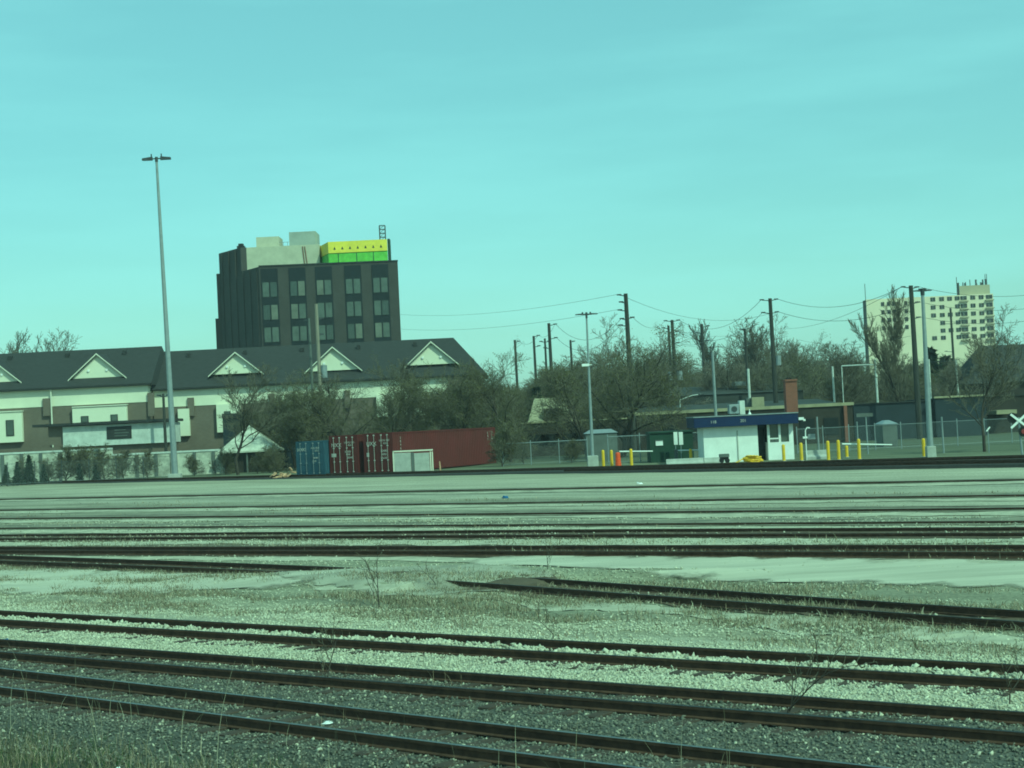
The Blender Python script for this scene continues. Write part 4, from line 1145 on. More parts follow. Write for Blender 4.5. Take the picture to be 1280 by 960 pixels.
light_pole((219, 597), (195.5, 198), 136, .27, .10, 'tallest lamp mast, in front of the left townhouses', 1.22, .52, (220, 592), .26)
rp = light_pole((741.3, 582), (733, 392.5), 112, .12, .06, 'lamp pole on a big white concrete block beside the parking gate', .78, .38, (741, 569.5), .09)
a = P(737, 456, 112)
MB().box(a.x - .55, a.x - .05, 111.7, 111.95, a.z - .1, a.z + .08).build('security_camera', M['white'], rp)
MB().box(a.x - .1, a.x + .15, 111.85, 111.93, a.z - .03, a.z + .02).build('camera_bracket', M['white'], rp)
light_pole((1163.5, 569), (1153, 363), 98, .19, .10, 'lamp pole with one arm pair, right of the white guard hut', .55, .28, (1165, 557.5), .08)

# ------------------------------------------------------------------ GUARD HUT
Yh = 107.0
zg = 1.2
hut = thing('guard_hut', (P(935, 577, Yh).x, Yh, zg), 'white guard hut with a navy blue roof fascia', 'hut')
def hx(px): return P(px, 550, Yh).x
zf0 = P(935, 532.0, Yh - .5).z; zf1 = P(935, 519.3, Yh - .5).z
MB().box(hx(879.5), hx(947.5), Yh, Yh + 3.4, zg - .1, zf0).build('wall', M['white'], hut)
MB().box(hx(921.3), hx(922.6), Yh - .05, Yh - .002, zg, zf0 - .3).build('downpipe', M['concrete'], hut)
MB().box(hx(947.7), hx(959.5), Yh + 1.2, Yh + 3.3, zg - .1, zf0).build('recess_wall', M['navy_wall'], hut)
MB().box(hx(949.5), hx(957.5), Yh + 1.1, Yh + 1.19, zg, zg + 2.1).build('door', M['frame_dark'], hut)
MB().box(hx(959.8), hx(992), Yh, Yh + 3.4, zg - .1, P(975, 552.5, Yh).z).build('lower_wall', M['white'], hut)
MB().box(hx(962), hx(989), Yh + .35, Yh + 3.3, P(975, 552.5, Yh).z + .002, zf0).build('room_interior', M['shed_grey'], hut)
zs = P(975, 552.5, Yh).z
for a_, b_ in ((959.8, 962.6), (973.6, 976.4), (986.6, 992)):
    MB().box(hx(a_), hx(b_), Yh + .02, Yh + .3, zs + .002, zf0 - .001).build('window_post', M['white'], hut)
for a_, b_, q in ((962.7, 973.5, 548), (976.5, 986.5, 553)):
    MB().box(hx(a_), hx(b_), Yh + .12, Yh + .16, P(975, min(q, 552), Yh).z, zf0 - .002).build('window_pane', M['win'], hut)
MB().box(hx(962.7), hx(973.5), Yh + .03, Yh + .1, P(968, 549, Yh).z, P(968, 547.4, Yh).z).build('transom', M['white'], hut)
for k in range(2): MB().box(hx(963.6 + k * 5), hx(967.6 + k * 5), Yh + .05, Yh + .11, P(968, 552.3, Yh).z, P(968, 549.6, Yh).z).build('small_notice', M['shed_grey'], hut)
f0 = P(867.5, 530, Yh - .55).x; f1 = P(998, 530, Yh - .55).x
MB().box(f0, f1, Yh - .55, Yh + 4.0, zf0 + .003, zf1).build('roof_fascia', M['navy'], hut, .02)
MB().box(f0 - .03, f1 + .03, Yh - .59, Yh + 4.04, zf1 + .002, zf1 + .07).build('roof_edge', M['galv'], hut)
for px, tx in ((888, 'YARD'), (925, 'GATE')):
    p = P(px, 530.5, Yh - .57)
for px, tx in ((888, '118'), (925.5, '201')):
    p = P(px, 530, Yh - .57)
    lettering('lettering', tx, (p.x, Yh - .558, (zf0 + zf1) / 2 - .08), X, Z, .27, M['mark'], hut)
# camera on the fascia's right end
a = P(1000, 523.5, Yh - .3)
cm = MB(); cm.box(a.x - .12, a.x + .22, Yh - .5, Yh - .2, a.z - .08, a.z + .1); cm.box(a.x + .2, a.x + .34, Yh - .42, Yh - .28, a.z - .16, a.z - .02)
cm.build('security_camera', M['white'], hut)
MB().box(a.x - .3, a.x + .05, Yh - .4, Yh - .2, a.z - .2, a.z - .09).build('camera_mount', M['black'], hut)
# things on the roof
ac = thing('air_conditioner', (P(925, 517, Yh + 1.5).x, Yh + 1.5, zf1 + .07), 'grey air conditioner on the flat roof of the guard hut', 'air conditioner')
x0, x1 = P(911, 515, Yh + 1.5).x, P(923.5, 515, Yh + 1.5).x; zz = zf1 + .071
za = P(918, 505.5, Yh + 1.5).z
MB().box(x0, x1, Yh + 1.2, Yh + 2.1, zz + .08, za).build('casing', M['galv'], ac, .03)
for x in (x0 + .05, x1 - .15): MB().box(x, x + .1, Yh + 1.25, Yh + 2.05, zz, zz + .079).build('foot', M['galv_dark'], ac)
MB().tube(((x0 + x1) / 2, Yh + 1.199, (zz + za) / 2 + .04), ((x0 + x1) / 2, Yh + 1.17, (zz + za) / 2 + .04), .2, n=14).build('fan_grille', M['galv_dark'], ac)
ac2 = tag(MB().box(P(923.8, 515, Yh + 2).x, P(930.5, 515, Yh + 2).x, Yh + 1.6, Yh + 2.4, zf1 + .071, P(927, 500.8, Yh + 1.6).z).build('roof_duct', M['white_dirty'], None, .03), 'white duct box on the hut roof right beside the air conditioner', 'duct')
p = P(937, 516, Yh + .5)
q = MB(); q.tube((p.x, Yh + .5, zf1 + .071), (p.x, Yh + .5, zf1 + .2), .12, .06, 8); q.tube((p.x, Yh + .5, zf1 + .2), (p.x, Yh + .5, zf1 + .42), .03, n=6)
tag(q.build('roof_lamp', M['white']), 'little white lamp on the front edge of the hut roof', 'lamp')
# brick chimney behind
Yk = 109.6
ch = thing('brick_chimney', (P(989, 577, Yk).x, Yk, zf1), 'red brick chimney standing over the right end of the guard hut roof', 'chimney')
simple_rect(981.6, 996, 476.5, 577, Yk, .9, zf1 + .072).build('stack', M['redbrick'], ch)
simple_rect(980.8, 996.6, 474, 476.4, Yk - .08, 1.06).build('cap', M['redbrick'], ch)
MB().box(P(984, 474, Yk).x, P(990, 474, Yk).x, Yk + .2, Yk + .7, P(988, 474, Yk).z + .001, P(988, 472, Yk).z).build('flue', M['black'], ch)

# low concrete things by the hut
def jersey(px0, px1, pt, Y, label):
    x0 = P(px0, pt, Y).x; x1 = P(px1, pt, Y).x; zt = P((px0 + px1) / 2, pt, Y).z
    sec = [(-.28, 1.1), (-.28, 1.35), (-.14, 1.5), (-.09, zt), (.09, zt), (.14, 1.5), (.28, 1.35), (.28, 1.1)]
    n = len(sec)
    mb = MB().add([(x0, Y + a_, z) for a_, z in sec] + [(x1, Y + a_, z) for a_, z in sec], [tuple(range(n - 1, -1, -1)), tuple(range(n, 2 * n))] + [(i, (i + 1) % n, n + (i + 1) % n, n + i) for i in range(n)])
    return tag(mb.build('concrete_barrier', M['concrete'], None), label, 'barrier')
jersey(832.5, 879, 573, 104.8, 'long low concrete barrier left of the guard hut')
jersey(879.6, 904, 571.8, 104.9, 'concrete barrier at the foot of the hut wall')
jersey(1008, 1034, 562.5, 105.0, 'grey concrete block between the yellow bollards right of the hut')
# small trailer-like generator
g_ = thing('cable_cart', (P(905, 577, 103).x, 103, zg), 'small grey lidded cart with black wheels in front of the hut', 'cart')
simple_rect(900, 911.5, 567.5, 571.5, 103, .6).build('lid', M['shed_grey'], g_)
simple_rect(900.5, 911, 571.6, 574.8, 103.05, .5).build('tray', M['black'], g_)
for px in (902, 909):
    a = P(px, 575.5, 103); MB().tube((a.x, 102.9, a.z), (a.x, 103.05, a.z), .16, n=12).build('wheel', M['black'], g_)
# heap of yellow hose
rr = random.Random(8); mb = MB(); p0 = P(940, 575, 103.5)
for k in range(9):
    rx = rr.uniform(.35, .62); ry = rr.uniform(.3, .5); z = 1.28 + k * .045; ox = rr.gauss(0, .1)
    pts = [Vector((p0.x + ox + rx * math.cos(q * .4488), 103.5 + ry * math.sin(q * .4488), z + rr.uniform(-.03, .03))) for q in range(15)]
    mb.path(pts, .045, 5)
mb.path([Vector((p0.x - .6, 103.3, 1.5)), Vector((p0.x - .9, 103.2, 1.35)), Vector((p0.x - 1.1, 103.2, 1.27))], .04)
tag(mb.build('hose_coil', M['yellow']), 'heap of coiled yellow hose by the hut wall', 'hose')

# ------------------------------------------------------------------ BOLLARDS, GATES
BOL = [(753.5, 562.5, 110, 'yellow bollard right beside the lamp base block'), (764, 562.5, 110, 'yellow bollard between the lamp base and the orange barrel'),
       (788.5, 561, 108, 'yellow bollard in front of the left gate arm'), (863, 561, 110, 'yellow bollard behind the concrete barrier left of the hut'),
       (979, 555.5, 104, 'yellow bollard in front of the hut window'), (1001, 553.5, 103, 'yellow bollard just right of the hut'),
       (1034.5, 551, 101, 'yellow bollard at the right end of the grey block'), (1047.5, 550, 101, 'yellow bollard carrying the end of the right gate arm'),
       (1073, 548.5, 100, 'yellow bollard under the middle of the right gate arm'), (1058, 557, 106, 'short faded yellow bollard behind the right gate arm'), (1154, 548, 99, 'yellow bollard left of the right lamp pole base')]
b0 = None
for px, pt, Yb, lb in BOL:
    p = P(px, pt, Yb); h = p.z - 1.2; 
    if b0 is None:
        b0 = thing('bollard', (0, 0, 0), lb, 'bollard', 'yellow bollards'); 
        pr = [(.105, 0), (.105, .93), (.09, .97), (.05, 1.0)]
        mb = MB()
        for (r0_, z0_), (r1_, z1_) in zip(pr[:-1], pr[1:]): mb.tube((0, 0, z0_), (0, 0, z1_), r0_, r1_, 12, True)
        mb.build('post', M['yellow'], b0); MB().tube((0, 0, -.03), (0, 0, .03), .17, n=12).build('footing', M['concrete'], b0)
        b0.location = (p.x, Yb, 1.2); b0.scale = (1, 1, h)
    else:
        copy_thing(b0, (p.x, Yb, 1.2), 0, (1, 1, h), lb, 'bollard', 'yellow bollards')
def gate_arm(p0, p1, Y, label):
    a = P(*p0, Y); b = P(*p1, Y)
    root = thing('barrier_arm', (a.x, Y, 1.2), label, 'barrier arm')
    MB().tube(a, b, .05, .04, 8).build('boom', M['white'], root)
    MB().box(a.x - .12, a.x + .12, Y - .1, Y + .1, 1.2, a.z + .1).build('housing', M['shed_grey'], root, .02)
gate_arm((772, 564.5), (816, 564), 109.2, 'white boom of the left parking gate')
gate_arm((1050, 555), (1115, 556), 102.5, 'white boom of the right parking gate, longest')
gate_arm((845, 563.3), (880, 562.3), 112, 'white boom behind the concrete barrier left of the hut')
# orange barrel
p = P(773, 583, 108.5); br = thing('traffic_barrel', (p.x, 108.5, 1.2), 'orange traffic barrel beside the yellow bollards', 'barrel')
zt = P(773, 565.5, 108.5).z; mb = MB(); h = zt - 1.2
pr = [(.21, 0), (.20, h * .3), (.185, h * .31), (.18, h * .6), (.17, h * .61), (.16, h * .95), (.10, h)]
for (r0_, z0_), (r1_, z1_) in zip(pr[:-1], pr[1:]): mb.tube((p.x, 108.5, 1.2 + z0_), (p.x, 108.5, 1.2 + z1_), r0_, r1_, 14)
mb.build('drum', M['orange'], br)
MB().tube((p.x, 108.5, 1.2), (p.x, 108.5, 1.25), .27, .25, 14).build('base_ring', M['black'], br)
# dark green skip / cabin with notices
r = thing('green_cabin', (P(842, 583, 114).x, 114, zg), 'dark green cabin with a white notice behind the parking gate', 'cabin')
simple_rect(812, 866, 541, 584, 114, 3, 1.1).build('body', M['bin_green'], r)
simple_rect(811, 867, 539, 540.8, 113.9, 3.2).build('roof', M['bin_green'], r)
n_ = simple_rect(819.5, 828.5, 551, 557, 113.93, .06).build('notice', M['white'], r)
simple_rect(819, 829, 550, 551, 113.9, .09).build('notice_header', M['shed_grey'], n_)
s_ = thing('white_signboard', (P(847, 580, 113).x, 113, zg), 'pair of tall white boards on the fence left of the guard hut', 'sign')
for a_, b_ in ((841.8, 846.6), (848.2, 853.3)): simple_rect(a_, b_, 540, 556, 112.9, .04).build('board', M['white'], s_)
for px in (844, 850.7): MB().tube((P(px, 556, 112.97).x, 112.98, 1.1), (P(px, 541, 112.97).x, 112.98, P(px, 541, 113).z), .03, n=6).build('post', M['galv'], s_)
# grey sheds behind the fence
for a_, b_, t_, Yq, lb in ((732, 771, 538.5, 126, 'grey shed with a hipped roof behind the lamp pole'), (1103, 1121, 527, 128, 'small grey cabin behind the right gate')):
    r = thing('grey_shed', (P((a_ + b_) / 2, 580, Yq).x, Yq, zg), lb, 'shed')
    x0 = P(a_, t_, Yq).x; x1 = P(b_, t_, Yq).x; zt = P((a_ + b_) / 2, t_ + 3, Yq).z
    MB().box(x0, x1, Yq, Yq + 2.5, 1.1, zt).build('wall', M['shed_grey'], r)
    MB().add([(x0 - .1, Yq - .1, zt), (x1 + .1, Yq - .1, zt), (x1 + .1, Yq + 2.6, zt), (x0 - .1, Yq + 2.6, zt), (x0 + .4, Yq + .8, zt + .3), (x1 - .4, Yq + .8, zt + .3), (x1 - .4, Yq + 1.8, zt + .3), (x0 + .4, Yq + 1.8, zt + .3)],
             [(0, 1, 5, 4), (1, 2, 6, 5), (2, 3, 7, 6), (3, 0, 4, 7), (4, 5, 6, 7), (3, 2, 1, 0)]).build('roof', M['galv'], r)

# ------------------------------------------------------------------ CHAIN LINK FENCES
def fence(px0, px1, Y, top, posts, label, rail_r=.03, pm=None):
    x0 = P(px0, 560, Y).x; x1 = P(px1, 560, Y).x
    zt = P((px0 + px1) / 2, top, Y).z
    root = thing('chain_link_fence', ((x0 + x1) / 2, Y, 1.2), label, 'fence')
    MB().add([(x0, Y, 1.15), (x1, Y, 1.15), (x1, Y, zt), (x0, Y, zt)], [(0, 1, 2, 3)]).build('wire_mesh', M['fence'], root)
    MB().tube((x0, Y + .02, zt), (x1, Y + .02, zt), rail_r, n=6).build('top_rail', pm or M['galv'], root)
    MB().tube((x0, Y + .02, 1.35), (x1, Y + .02, 1.35), .012, n=5).build('tension_wire', M['galv'], root)
    for i in range(posts):
        x = x0 + (x1 - x0) * i / (posts - 1)
        MB().tube((x, Y + .05, 1.0), (x, Y + .05, zt + .18), .038, n=6).build('post', pm or M['galv'], root)
fence(628, 734, 124, 552.3, 4, 'low chain link fence between the red container and the lamp pole')
fence(760, 880, 116, 543.2, 4, 'chain link fence behind the parking gate and green cabin')
fence(997, 1160, 120, 532.5, 6, 'chain link fence between the guard hut and the right lamp pole', .018)
fence(1164, 1300, 121, 524.5, 5, 'chain link fence along the grass at the right edge', .018)
fence(-60, 212, 139, 577, 9, 'long chain link fence in front of the shrubs at left', .014, M['galv_dark'])

# ------------------------------------------------------------------ LOW BUILDINGS BEHIND
def low_building(px0, px1, Y, wall_top, edge, m, label, edge_m, dep=16, rise=0, roof_m=None):
    cx = (px0 + px1) / 2
    x0 = P(px0, wall_top, Y).x; x1 = P(px1, wall_top, Y).x; zt = P(cx, wall_top, Y).z
    r = thing('low_building', ((x0 + x1) / 2, Y, 1.2), label, 'building')
    MB().box(x0, x1, Y, Y + dep, 1.0, zt).build('wall', m, r)
    MB().box(x0 - .1, x1 + .1, Y - .15, Y + .3, zt + .002, zt + edge).build('roof_edge', edge_m, r)
    if rise:
        MB().add([(x0, Y + .31, zt + .01), (x1, Y + .31, zt + .01), (x1, Y + dep, zt + rise), (x0, Y + dep, zt + rise), (x0, Y + dep, zt), (x1, Y + dep, zt)], [(0, 1, 2, 3), (3, 2, 5, 4), (1, 5, 2), (0, 3, 4)]).build('roof', roof_m or M['dark_roof'], r)
    return r, x0, x1, zt
r, x0, x1, zt = low_building(795, 1066, 152, 513, .30, M['dark_wall'], 'long dark low building with a pale roof edge behind the guard hut', M['tan_roof'], 18, .9)
for px in (838, 871, 906, 1010, 1040):
    q = P(px, 540, 151.8); MB().box(q.x - .7, q.x + .7, 151.93, 151.99, 2.0, 3.6).build('window', M['frame_dark'], r)
p = P(1057, 530, 151.9); MB().box(p.x - .15, p.x + .15, 151.6, 151.9, 1.2, zt).build('red_column', M['redbrick'], r)
r, x0, x1, zt = low_building(636, 796, 153.5, 527, .14, M['dark_wall'], 'low dark building with a thin pale eave right of the red container', M['tan_roof'], 14, 0)
for px in (672, 690, 708, 850 - 120): 
    q = P(px, 547, 153.3); MB().box(q.x - 1.1, q.x + 1.1, 153.4, 153.48, 2.3, 3.3).build('window', M['frame_dark'], r)
r, x0, x1, zt = low_building(660, 716, 160, 527, .02, M['dark_wall'], 'tan roofed annex between the two olive tree groups', M['tan_roof'], 9, 0)
MB().add([(x0, 160.1, zt + .03), (x1, 160.1, zt + .03), (x1 - .6, 165, P(690, 497, 165).z), (x0 + .8, 165, P(690, 497, 165).z), (x0, 168.9, zt + .03), (x1, 168.9, zt + .03)], [(0, 1, 2, 3), (3, 2, 5, 4), (1, 5, 2), (0, 4, 3)]).build('roof', M['tan_roof'], r)
q0 = P(680, 523, 160.5); q1 = P(701, 510, 160.5)
MB().box(q0.x, q1.x, 160.2, 163, zt + .05, q1.z).build('roof_plant', M['dark_wall'], r)
r, x0, x1, zt = low_building(1066.5, 1168, 154, 503.5, .10, M['navy_wall'], 'dark blue warehouse behind the right parking gate', M['trim_dark'], 18, 0)
r, x0, x1, zt = low_building(1168.5, 1232, 153, 496.5, .18, M['navy_wall'], 'dark blue warehouse with a pale roof edge right of the lamp pole', M['tan_roof'], 18, 0)
r, x0, x1, zt = low_building(1232.5, 1330, 160, 494, .10, M['dark_wall'], 'dark low building at the right edge behind the crossing sign', M['trim_dark'], 16, 0)
q0 = P(1246, 518, 156); q1 = P(1271, 513, 156)
aw = MB().box(q0.x, q1.x, 156, 159.9, q0.z, q1.z + .1).build('awning', M['tan_roof'], r)
# dark roof plane of an older hall behind, with curved lamp arm
r, x0, x1, zt = low_building(836, 1004, 176, 492, .02, M['dark_roof'], 'dark hall roof rising behind the long low building', M['dark_roof'], 14, 1.2)
# roof units
for (a_, b_, t_, pb, Yq, mm, lb) in ((939.5, 955, 496.5, 508.5, 156, M['tan_roof'], 'tan roof unit on the long building, right of the hut air conditioner'), (933, 939, 498, 508.5, 156.5, M['shed_grey'], 'grey roof unit left of the tan one')):
    o = simple_rect(a_, b_, t_, pb, Yq, 1.6).build('roof_unit', mm, None, .04); tag(o, lb, 'roof unit')
o = simple_rect(918.5, 932.5, 477, 482.5, 182, 3).build('roof_unit', M['galv'], None, .04); tag(o, 'pale flat vent box on the far dark roof', 'roof unit')

# ------------------------------------------------------------------ HOUSE AT RIGHT, APARTMENT BLOCK
r = thing('brown_house', (P(1255, 560, 200).x, 200, 1.2), 'house with a big dark gable roof at the right edge', 'house')
x0 = P(1208, 470, 200).x; x1 = P(1345, 470, 200).x; ze = P(1250, 478, 200).z; zr = P(1250, 431.5, 205).z; xr0 = P(1224, 430, 205).x
MB().box(x0 + .6, x1, 200.4, 210, 1.0, ze).build('wall', M['dark_wall'], r)
MB().add([(x0, 199.8, ze), (x1, 199.8, ze), (x1, 205, zr), (xr0, 205, zr), (x0, 210.4, ze), (x1, 210.4, ze)], [(0, 1, 2, 3), (3, 2, 5, 4), (0, 3, 4), (1, 5, 2), (0, 4, 5, 1)]).build('roof', M['shingle'], r)
Yq = 480.0
ap = thing('apartment_block', (P(1165, 520, Yq).x, Yq, 2), 'tan apartment block with many small windows, far behind at right', 'building')
xa = P(1084, 400, Yq).x; xb = P(1243, 400, Yq).x; zt = P(1165, 370.5, Yq).z
MB().prism([(xa, Yq), (xb, Yq), (xb + 3, Yq + 16), (xa * 1.036 + .2, Yq + 16)], 1.0, zt).build('wall', M['apt'], ap)
MB().box(xa - .4, xa - .01, Yq + .1, Yq + 3, 1.0, zt - .2).build('side_wall', M['dark_roof'], ap)
xc = P(1200.5, 360, Yq).x; xd = P(1238.5, 360, Yq).x; zc = P(1220, 356.5, Yq + 1).z
MB().prism([(xc, Yq + 1), (xd, Yq + 1), (xd + 2, Yq + 12), (xc * 1.026, Yq + 12)], zt + .01, zc).build('penthouse', M['apt2'], ap)
MB().box(xc - .4, xc - .01, Yq + 1.1, Yq + 2.4, zt + .01, zc + 1).build('dark_pier', M['dark_roof'], ap)
mb = MB(); rr = random.Random(4)
for k in range(14):
    x = xc + (xd - xc) * rr.random(); w = rr.uniform(.15, .6); h = rr.uniform(.5, 2.2)
    mb.box(x, x + w, Yq + 2 + k * .3, Yq + 2.2 + k * .3, zc + .01, zc + h)
mb.build('rooftop_equipment', M['galv_dark'], ap)
for x, h in ((xa + .5, 5), (xb - 1.2, 3), (xc - .2, 2.5), (xd - .2, 3)):
    MB().tube((x, Yq + 3, zt if x < xc - 1 else zt), (x, Yq + 3, zt + h + (3.2 if xc - 1 < x < xd else 0)), .10, n=5).build('antenna', M['galv_dark'], ap)
rowp = [374.5, 384.5, 394.5, 404.5, 414, 423]
colp = [1166, 1177, 1187, 1196.5, 1204.5, 1216, 1226.5, 1236.5]
wi = 0
for ri, ry in enumerate(rowp):
    for ci, cx in enumerate(colp):
        if (ri, ci) in ((1, 2), (3, 2), (3, 0), (5, 2), (4, 0)): continue
        z = P(1200, ry - 2, Yq).z
        x = P(cx + (ry - 374) * .048, ry, Yq).x
        big = ci in (4, 7)
        w = .7 if not big else .95
        f = MB().box(x - w, x + w, Yq - .12, Yq - .01, z - .6, z + .55).build('window', M['frame_dark'] if (ri + ci) % 3 == 0 else M['trim_dark'], ap)
        MB().box(x - w * .45, x + w * .1, Yq - .16, Yq - .121, z - .6, z + .5).build('pane', M['win'] if (ri * 3 + ci) % 2 else M['shed_grey'], f)
        if big: MB().box(x - w - .3, x + w + .3, Yq - .9, Yq - .01, z - 1.2, z - .87).build('balcony', M['apt2'], ap)
for ri, ry in enumerate(rowp[:4]):
    for cx in (1103, 1110.5, 1117, 1123, 1132):
        z = P(1120, ry + 4.5, Yq).z; x = P(cx + (ry - 374) * .048, ry, Yq).x
        MB().box(x - .5, x + .5, Yq - .12, Yq - .01, z - .7, z + .5).build('window', M['trim_dark'], ap)
for k in range(5): MB().box(P(1088 + k * 3.2, 410, Yq).x - .25, P(1088 + k * 3.2, 410, Yq).x + .25, Yq - .1, Yq - .01, P(1094, 414, Yq).z, P(1094, 409, Yq).z).build('vent_slot', M['apt2'], ap)

# ------------------------------------------------------------------ UTILITY POLES AND WIRES
POLE = {}
def utility_pole(key, top, Y, r, arms, label, m=None, lean=.055, kit=None):
    b = P(*top, Y)
    base = Vector((b.x + (b.z - 1.2) * .006, Y, 1.0))
    root = thing('utility_pole', base, label, 'utility pole', 'utility poles')
    MB().tube(base, b, r * 1.25, r * .85, 8).build('pole', m or M['wood_pole'], root)
    pts = []
    for dy, side, ln in arms:           # px below the top, side, length px
        z = b.z - dy * Y / F_PX; x = b.x; L_ = ln * Y / F_PX * side
        a = Vector((x, Y, z)); c = Vector((x + L_, Y + .2, z + .12))
        ar = MB().tube(a, c, .05, .04, 5); ar.obox(c, X, Y_, -.22, .22, -.05, .05, -.02, .10)
        ar.build('insulator_arm', M['galv_dark'], root)
        pts.append(c + Z * .1)
    for (dy, side, w, h) in (kit or []):
        z = b.z - dy * Y / F_PX
        MB().tube((b.x + side * (r + w), Y, z - h), (b.x + side * (r + w), Y, z + h), w, n=10).build('transformer', M['galv'], root)
    POLE[key] = (b, pts)
    return root
utility_pole('A', (782, 367), 150, .22, [(3, -1, 8), (12, -1, 6), (22, -1, 8), (33, -1, 6), (32, 1, 7), (41, -1, 8)], 'tallest utility pole, above the large olive tree')
utility_pole('B', (840, 400), 190, .22, [(2, -1, 8), (2, 1, 8), (16, -1, 6), (16, 1, 6), (30, 1, 6)], 'utility pole with two pale transformers right of the large olive tree', kit=[(70, 1, .35, .55), (70, -1, .3, .5)])
utility_pole('B2', (835.5, 407), 196, .17, [(4, -1, 6), (14, 1, 6)], 'slim utility pole just left of the one with transformers')
utility_pole('C', (686, 404), 185, .2, [(3, 1, 8), (20, 1, 8), (32, -1, 6)], 'utility pole with two right arms over the tan roofed annex')
utility_pole('D', (667, 420), 200, .17, [(1, 1, 6), (14, 1, 6)], 'utility pole second from the left over the budding trees')
utility_pole('E', (681, 423), 205, .15, [(5, -1, 5), (5, 1, 5)], 'thin utility pole with a crossarm left of the two armed one')
utility_pole('F', (643.5, 425), 220, .18, [(3, 1, 5)], 'leftmost utility pole over the budding trees')
utility_pole('G', (713, 425), 215, .17, [(3, 1, 4)], 'short utility pole left of the gate lamp pole')
utility_pole('H', (877, 405), 200, .22, [(4, 1, 8), (12, -1, 6), (22, 1, 6)], 'utility pole left of the two narrow poplars')
utility_pole('I', (931, 411), 180, .16, [(2, -1, 4), (20, 1, 4)], 'slim utility pole left of the fan shaped tree')
utility_pole('J', (962.5, 373), 165, .22, [(3, -1, 10), (3, 1, 8), (19, -1, 9), (19, 1, 8)], 'utility pole with four arms and a transformer near the brick chimney', kit=[(78, 1, .3, .5)])
utility_pole('K', (1138.5, 357), 150, .24, [(3, -1, 9), (4, 1, 8), (23, 1, 8), (42, 1, 8)], 'thick utility pole left of the right lamp pole')
utility_pole('L', (1188, 385), 260, .2, [(20, -1, 10), (20, 1, 10), (55, -1, 8)], 'far utility pole in front of the apartment block')
utility_pole('N', (395, 380), 152, .18, [(20, 1, 6), (40, 1, 5)], 'pale wooden pole in front of the townhouse gables', M['wood_pale'], kit=[(85, 1, .3, .6)])
utility_pole('O', (386, 398), 154, .13, [(4, -1, 4)], 'thin greyish pole just left of the pale wooden pole', M['shed_grey'])
utility_pole('Q', (204, 492), 155, .14, [(4, -1, 6), (4, 1, 6)], 'short dark pole with drooping wires beside the tall lamp mast')
def slim(px, pt, Yq, r, m, label, pb=None, curved=None):
    b = P(px, pt, Yq); base = Vector((b.x + .02, Yq, 1.1 if pb is None else P(px, pb, Yq).z))
    o = thing('street_lamp' if curved else 'metal_post', base, label, 'street lamp' if curved else 'post')
    MB().tube(base, b, r * 1.2, r, 8).build('pole', m, o)
    if curved:
        pts = [b + Vector((curved * q, 0, .5 * math.sin(q * 1.6))) for q in (0, .3, .6, 1.0)]
        a_ = MB().path(pts, r * .7, 6); a_.build('arm', m, o)
        MB().box(pts[-1].x - .3, pts[-1].x + .3, Yq - .12, Yq + .12, pts[-1].z - .1, pts[-1].z + .02).build('lamp_head', M['galv_dark'], o)
slim(890.5, 440, 140, .12, M['galv'], 'pale grey metal post right behind the hut roof')
slim(935, 461, 175, .14, M['white_dirty'], 'white post beside the slim utility pole')
slim(850, 500, 165, .06, M['white_dirty'], 'small street lamp with a curved arm over the long roof', curved=2.2)
slim(1094, 449, 170, .11, M['white_dirty'], 'white post above the dark blue warehouse')
slim(1161, 449, 172, .08, M['white_dirty'], 'thin white post close behind the right lamp pole')
slim(1195, 449, 176, .10, M['white_dirty'], 'white post behind the warehouse with the pale roof edge')
slim(1040.5, 458, 172, .10, M['white_dirty'], 'pale crooked post behind the long low building')
slim(1177, 521, 104, .05, M['galv'], 'thin grey post on the grass right of the lamp base')
slim(1021, 521, 112, .06, M['galv'], 'grey post behind the bollards right of the hut')
slim(1071, 527, 112, .04, M['galv'], 'thin grey post by the right gate arm')
slim(1082, 517, 110, .045, M['galv'], 'grey post carrying a pale sign by the right gate')
tag(simple_rect(1070.5, 1091, 516.5, 521, 109.9, .04).build('sign_plate', M['shed_grey']), 'pale grey sign plate on the post above the right gate', 'sign')
# wires
def wire(a, b, sag, label, r=.022):
    a = Vector(a); b = Vector(b); pts = []
    for k in range(15):
        q = k / 14; p = a.lerp(b, q); p.z -= sag * 4 * q * (1 - q); pts.append(p)
    tag(MB().path(pts, r, 4).build('power_line', M['wire']), label, 'power line', 'overhead wires')
PA, PB, PC, PJ, PK, PH = (POLE[k][1] for k in 'ABCJKH')
wire(PJ[1], PK[0], 1.4, 'upper wire from the four armed pole to the thick pole', .024)
wire(PJ[3], PK[2], 1.4, 'lower wire from the four armed pole to the thick pole', .024)
wire(PJ[0], PB[1], 2.0, 'upper wire from the four armed pole towards the transformers', .02)
wire(PJ[2], PB[3], 2.0, 'lower wire from the four armed pole towards the transformers', .02)
wire(PK[1], P(1330, 362, 150), .8, 'upper wire from the thick pole to the right edge', .022)
wire(PK[2], P(1330, 378, 150), .8, 'middle wire from the thick pole to the right edge', .022)
wire(PK[3], P(1330, 392, 150), .8, 'lower wire from the thick pole to the right edge', .022)
wire(PA[0], P(470, 390, 262), 1.2, 'upper faint wire running left from the tallest utility pole', .017)
wire(PA[2], P(468, 408, 262), 1.2, 'middle faint wire running left from the tallest utility pole', .017)
wire(PA[4], PB[0], 1.0, 'wire from the tallest utility pole to the transformer pole', .017)
wire(PA[0], P(962, 392, 175), 1.5, 'long thin wire from the tallest pole over the wood', .017)
wire(PC[0], PA[3], 2.0, 'upper wire between the two armed pole and the tallest pole', .02)
wire(PC[1], PA[5], 2.0, 'lower wire between the two armed pole and the tallest pole', .02)
wire(PC[0], POLE['D'][1][0], .8, 'wire between the two poles over the tan roofed annex', .016)
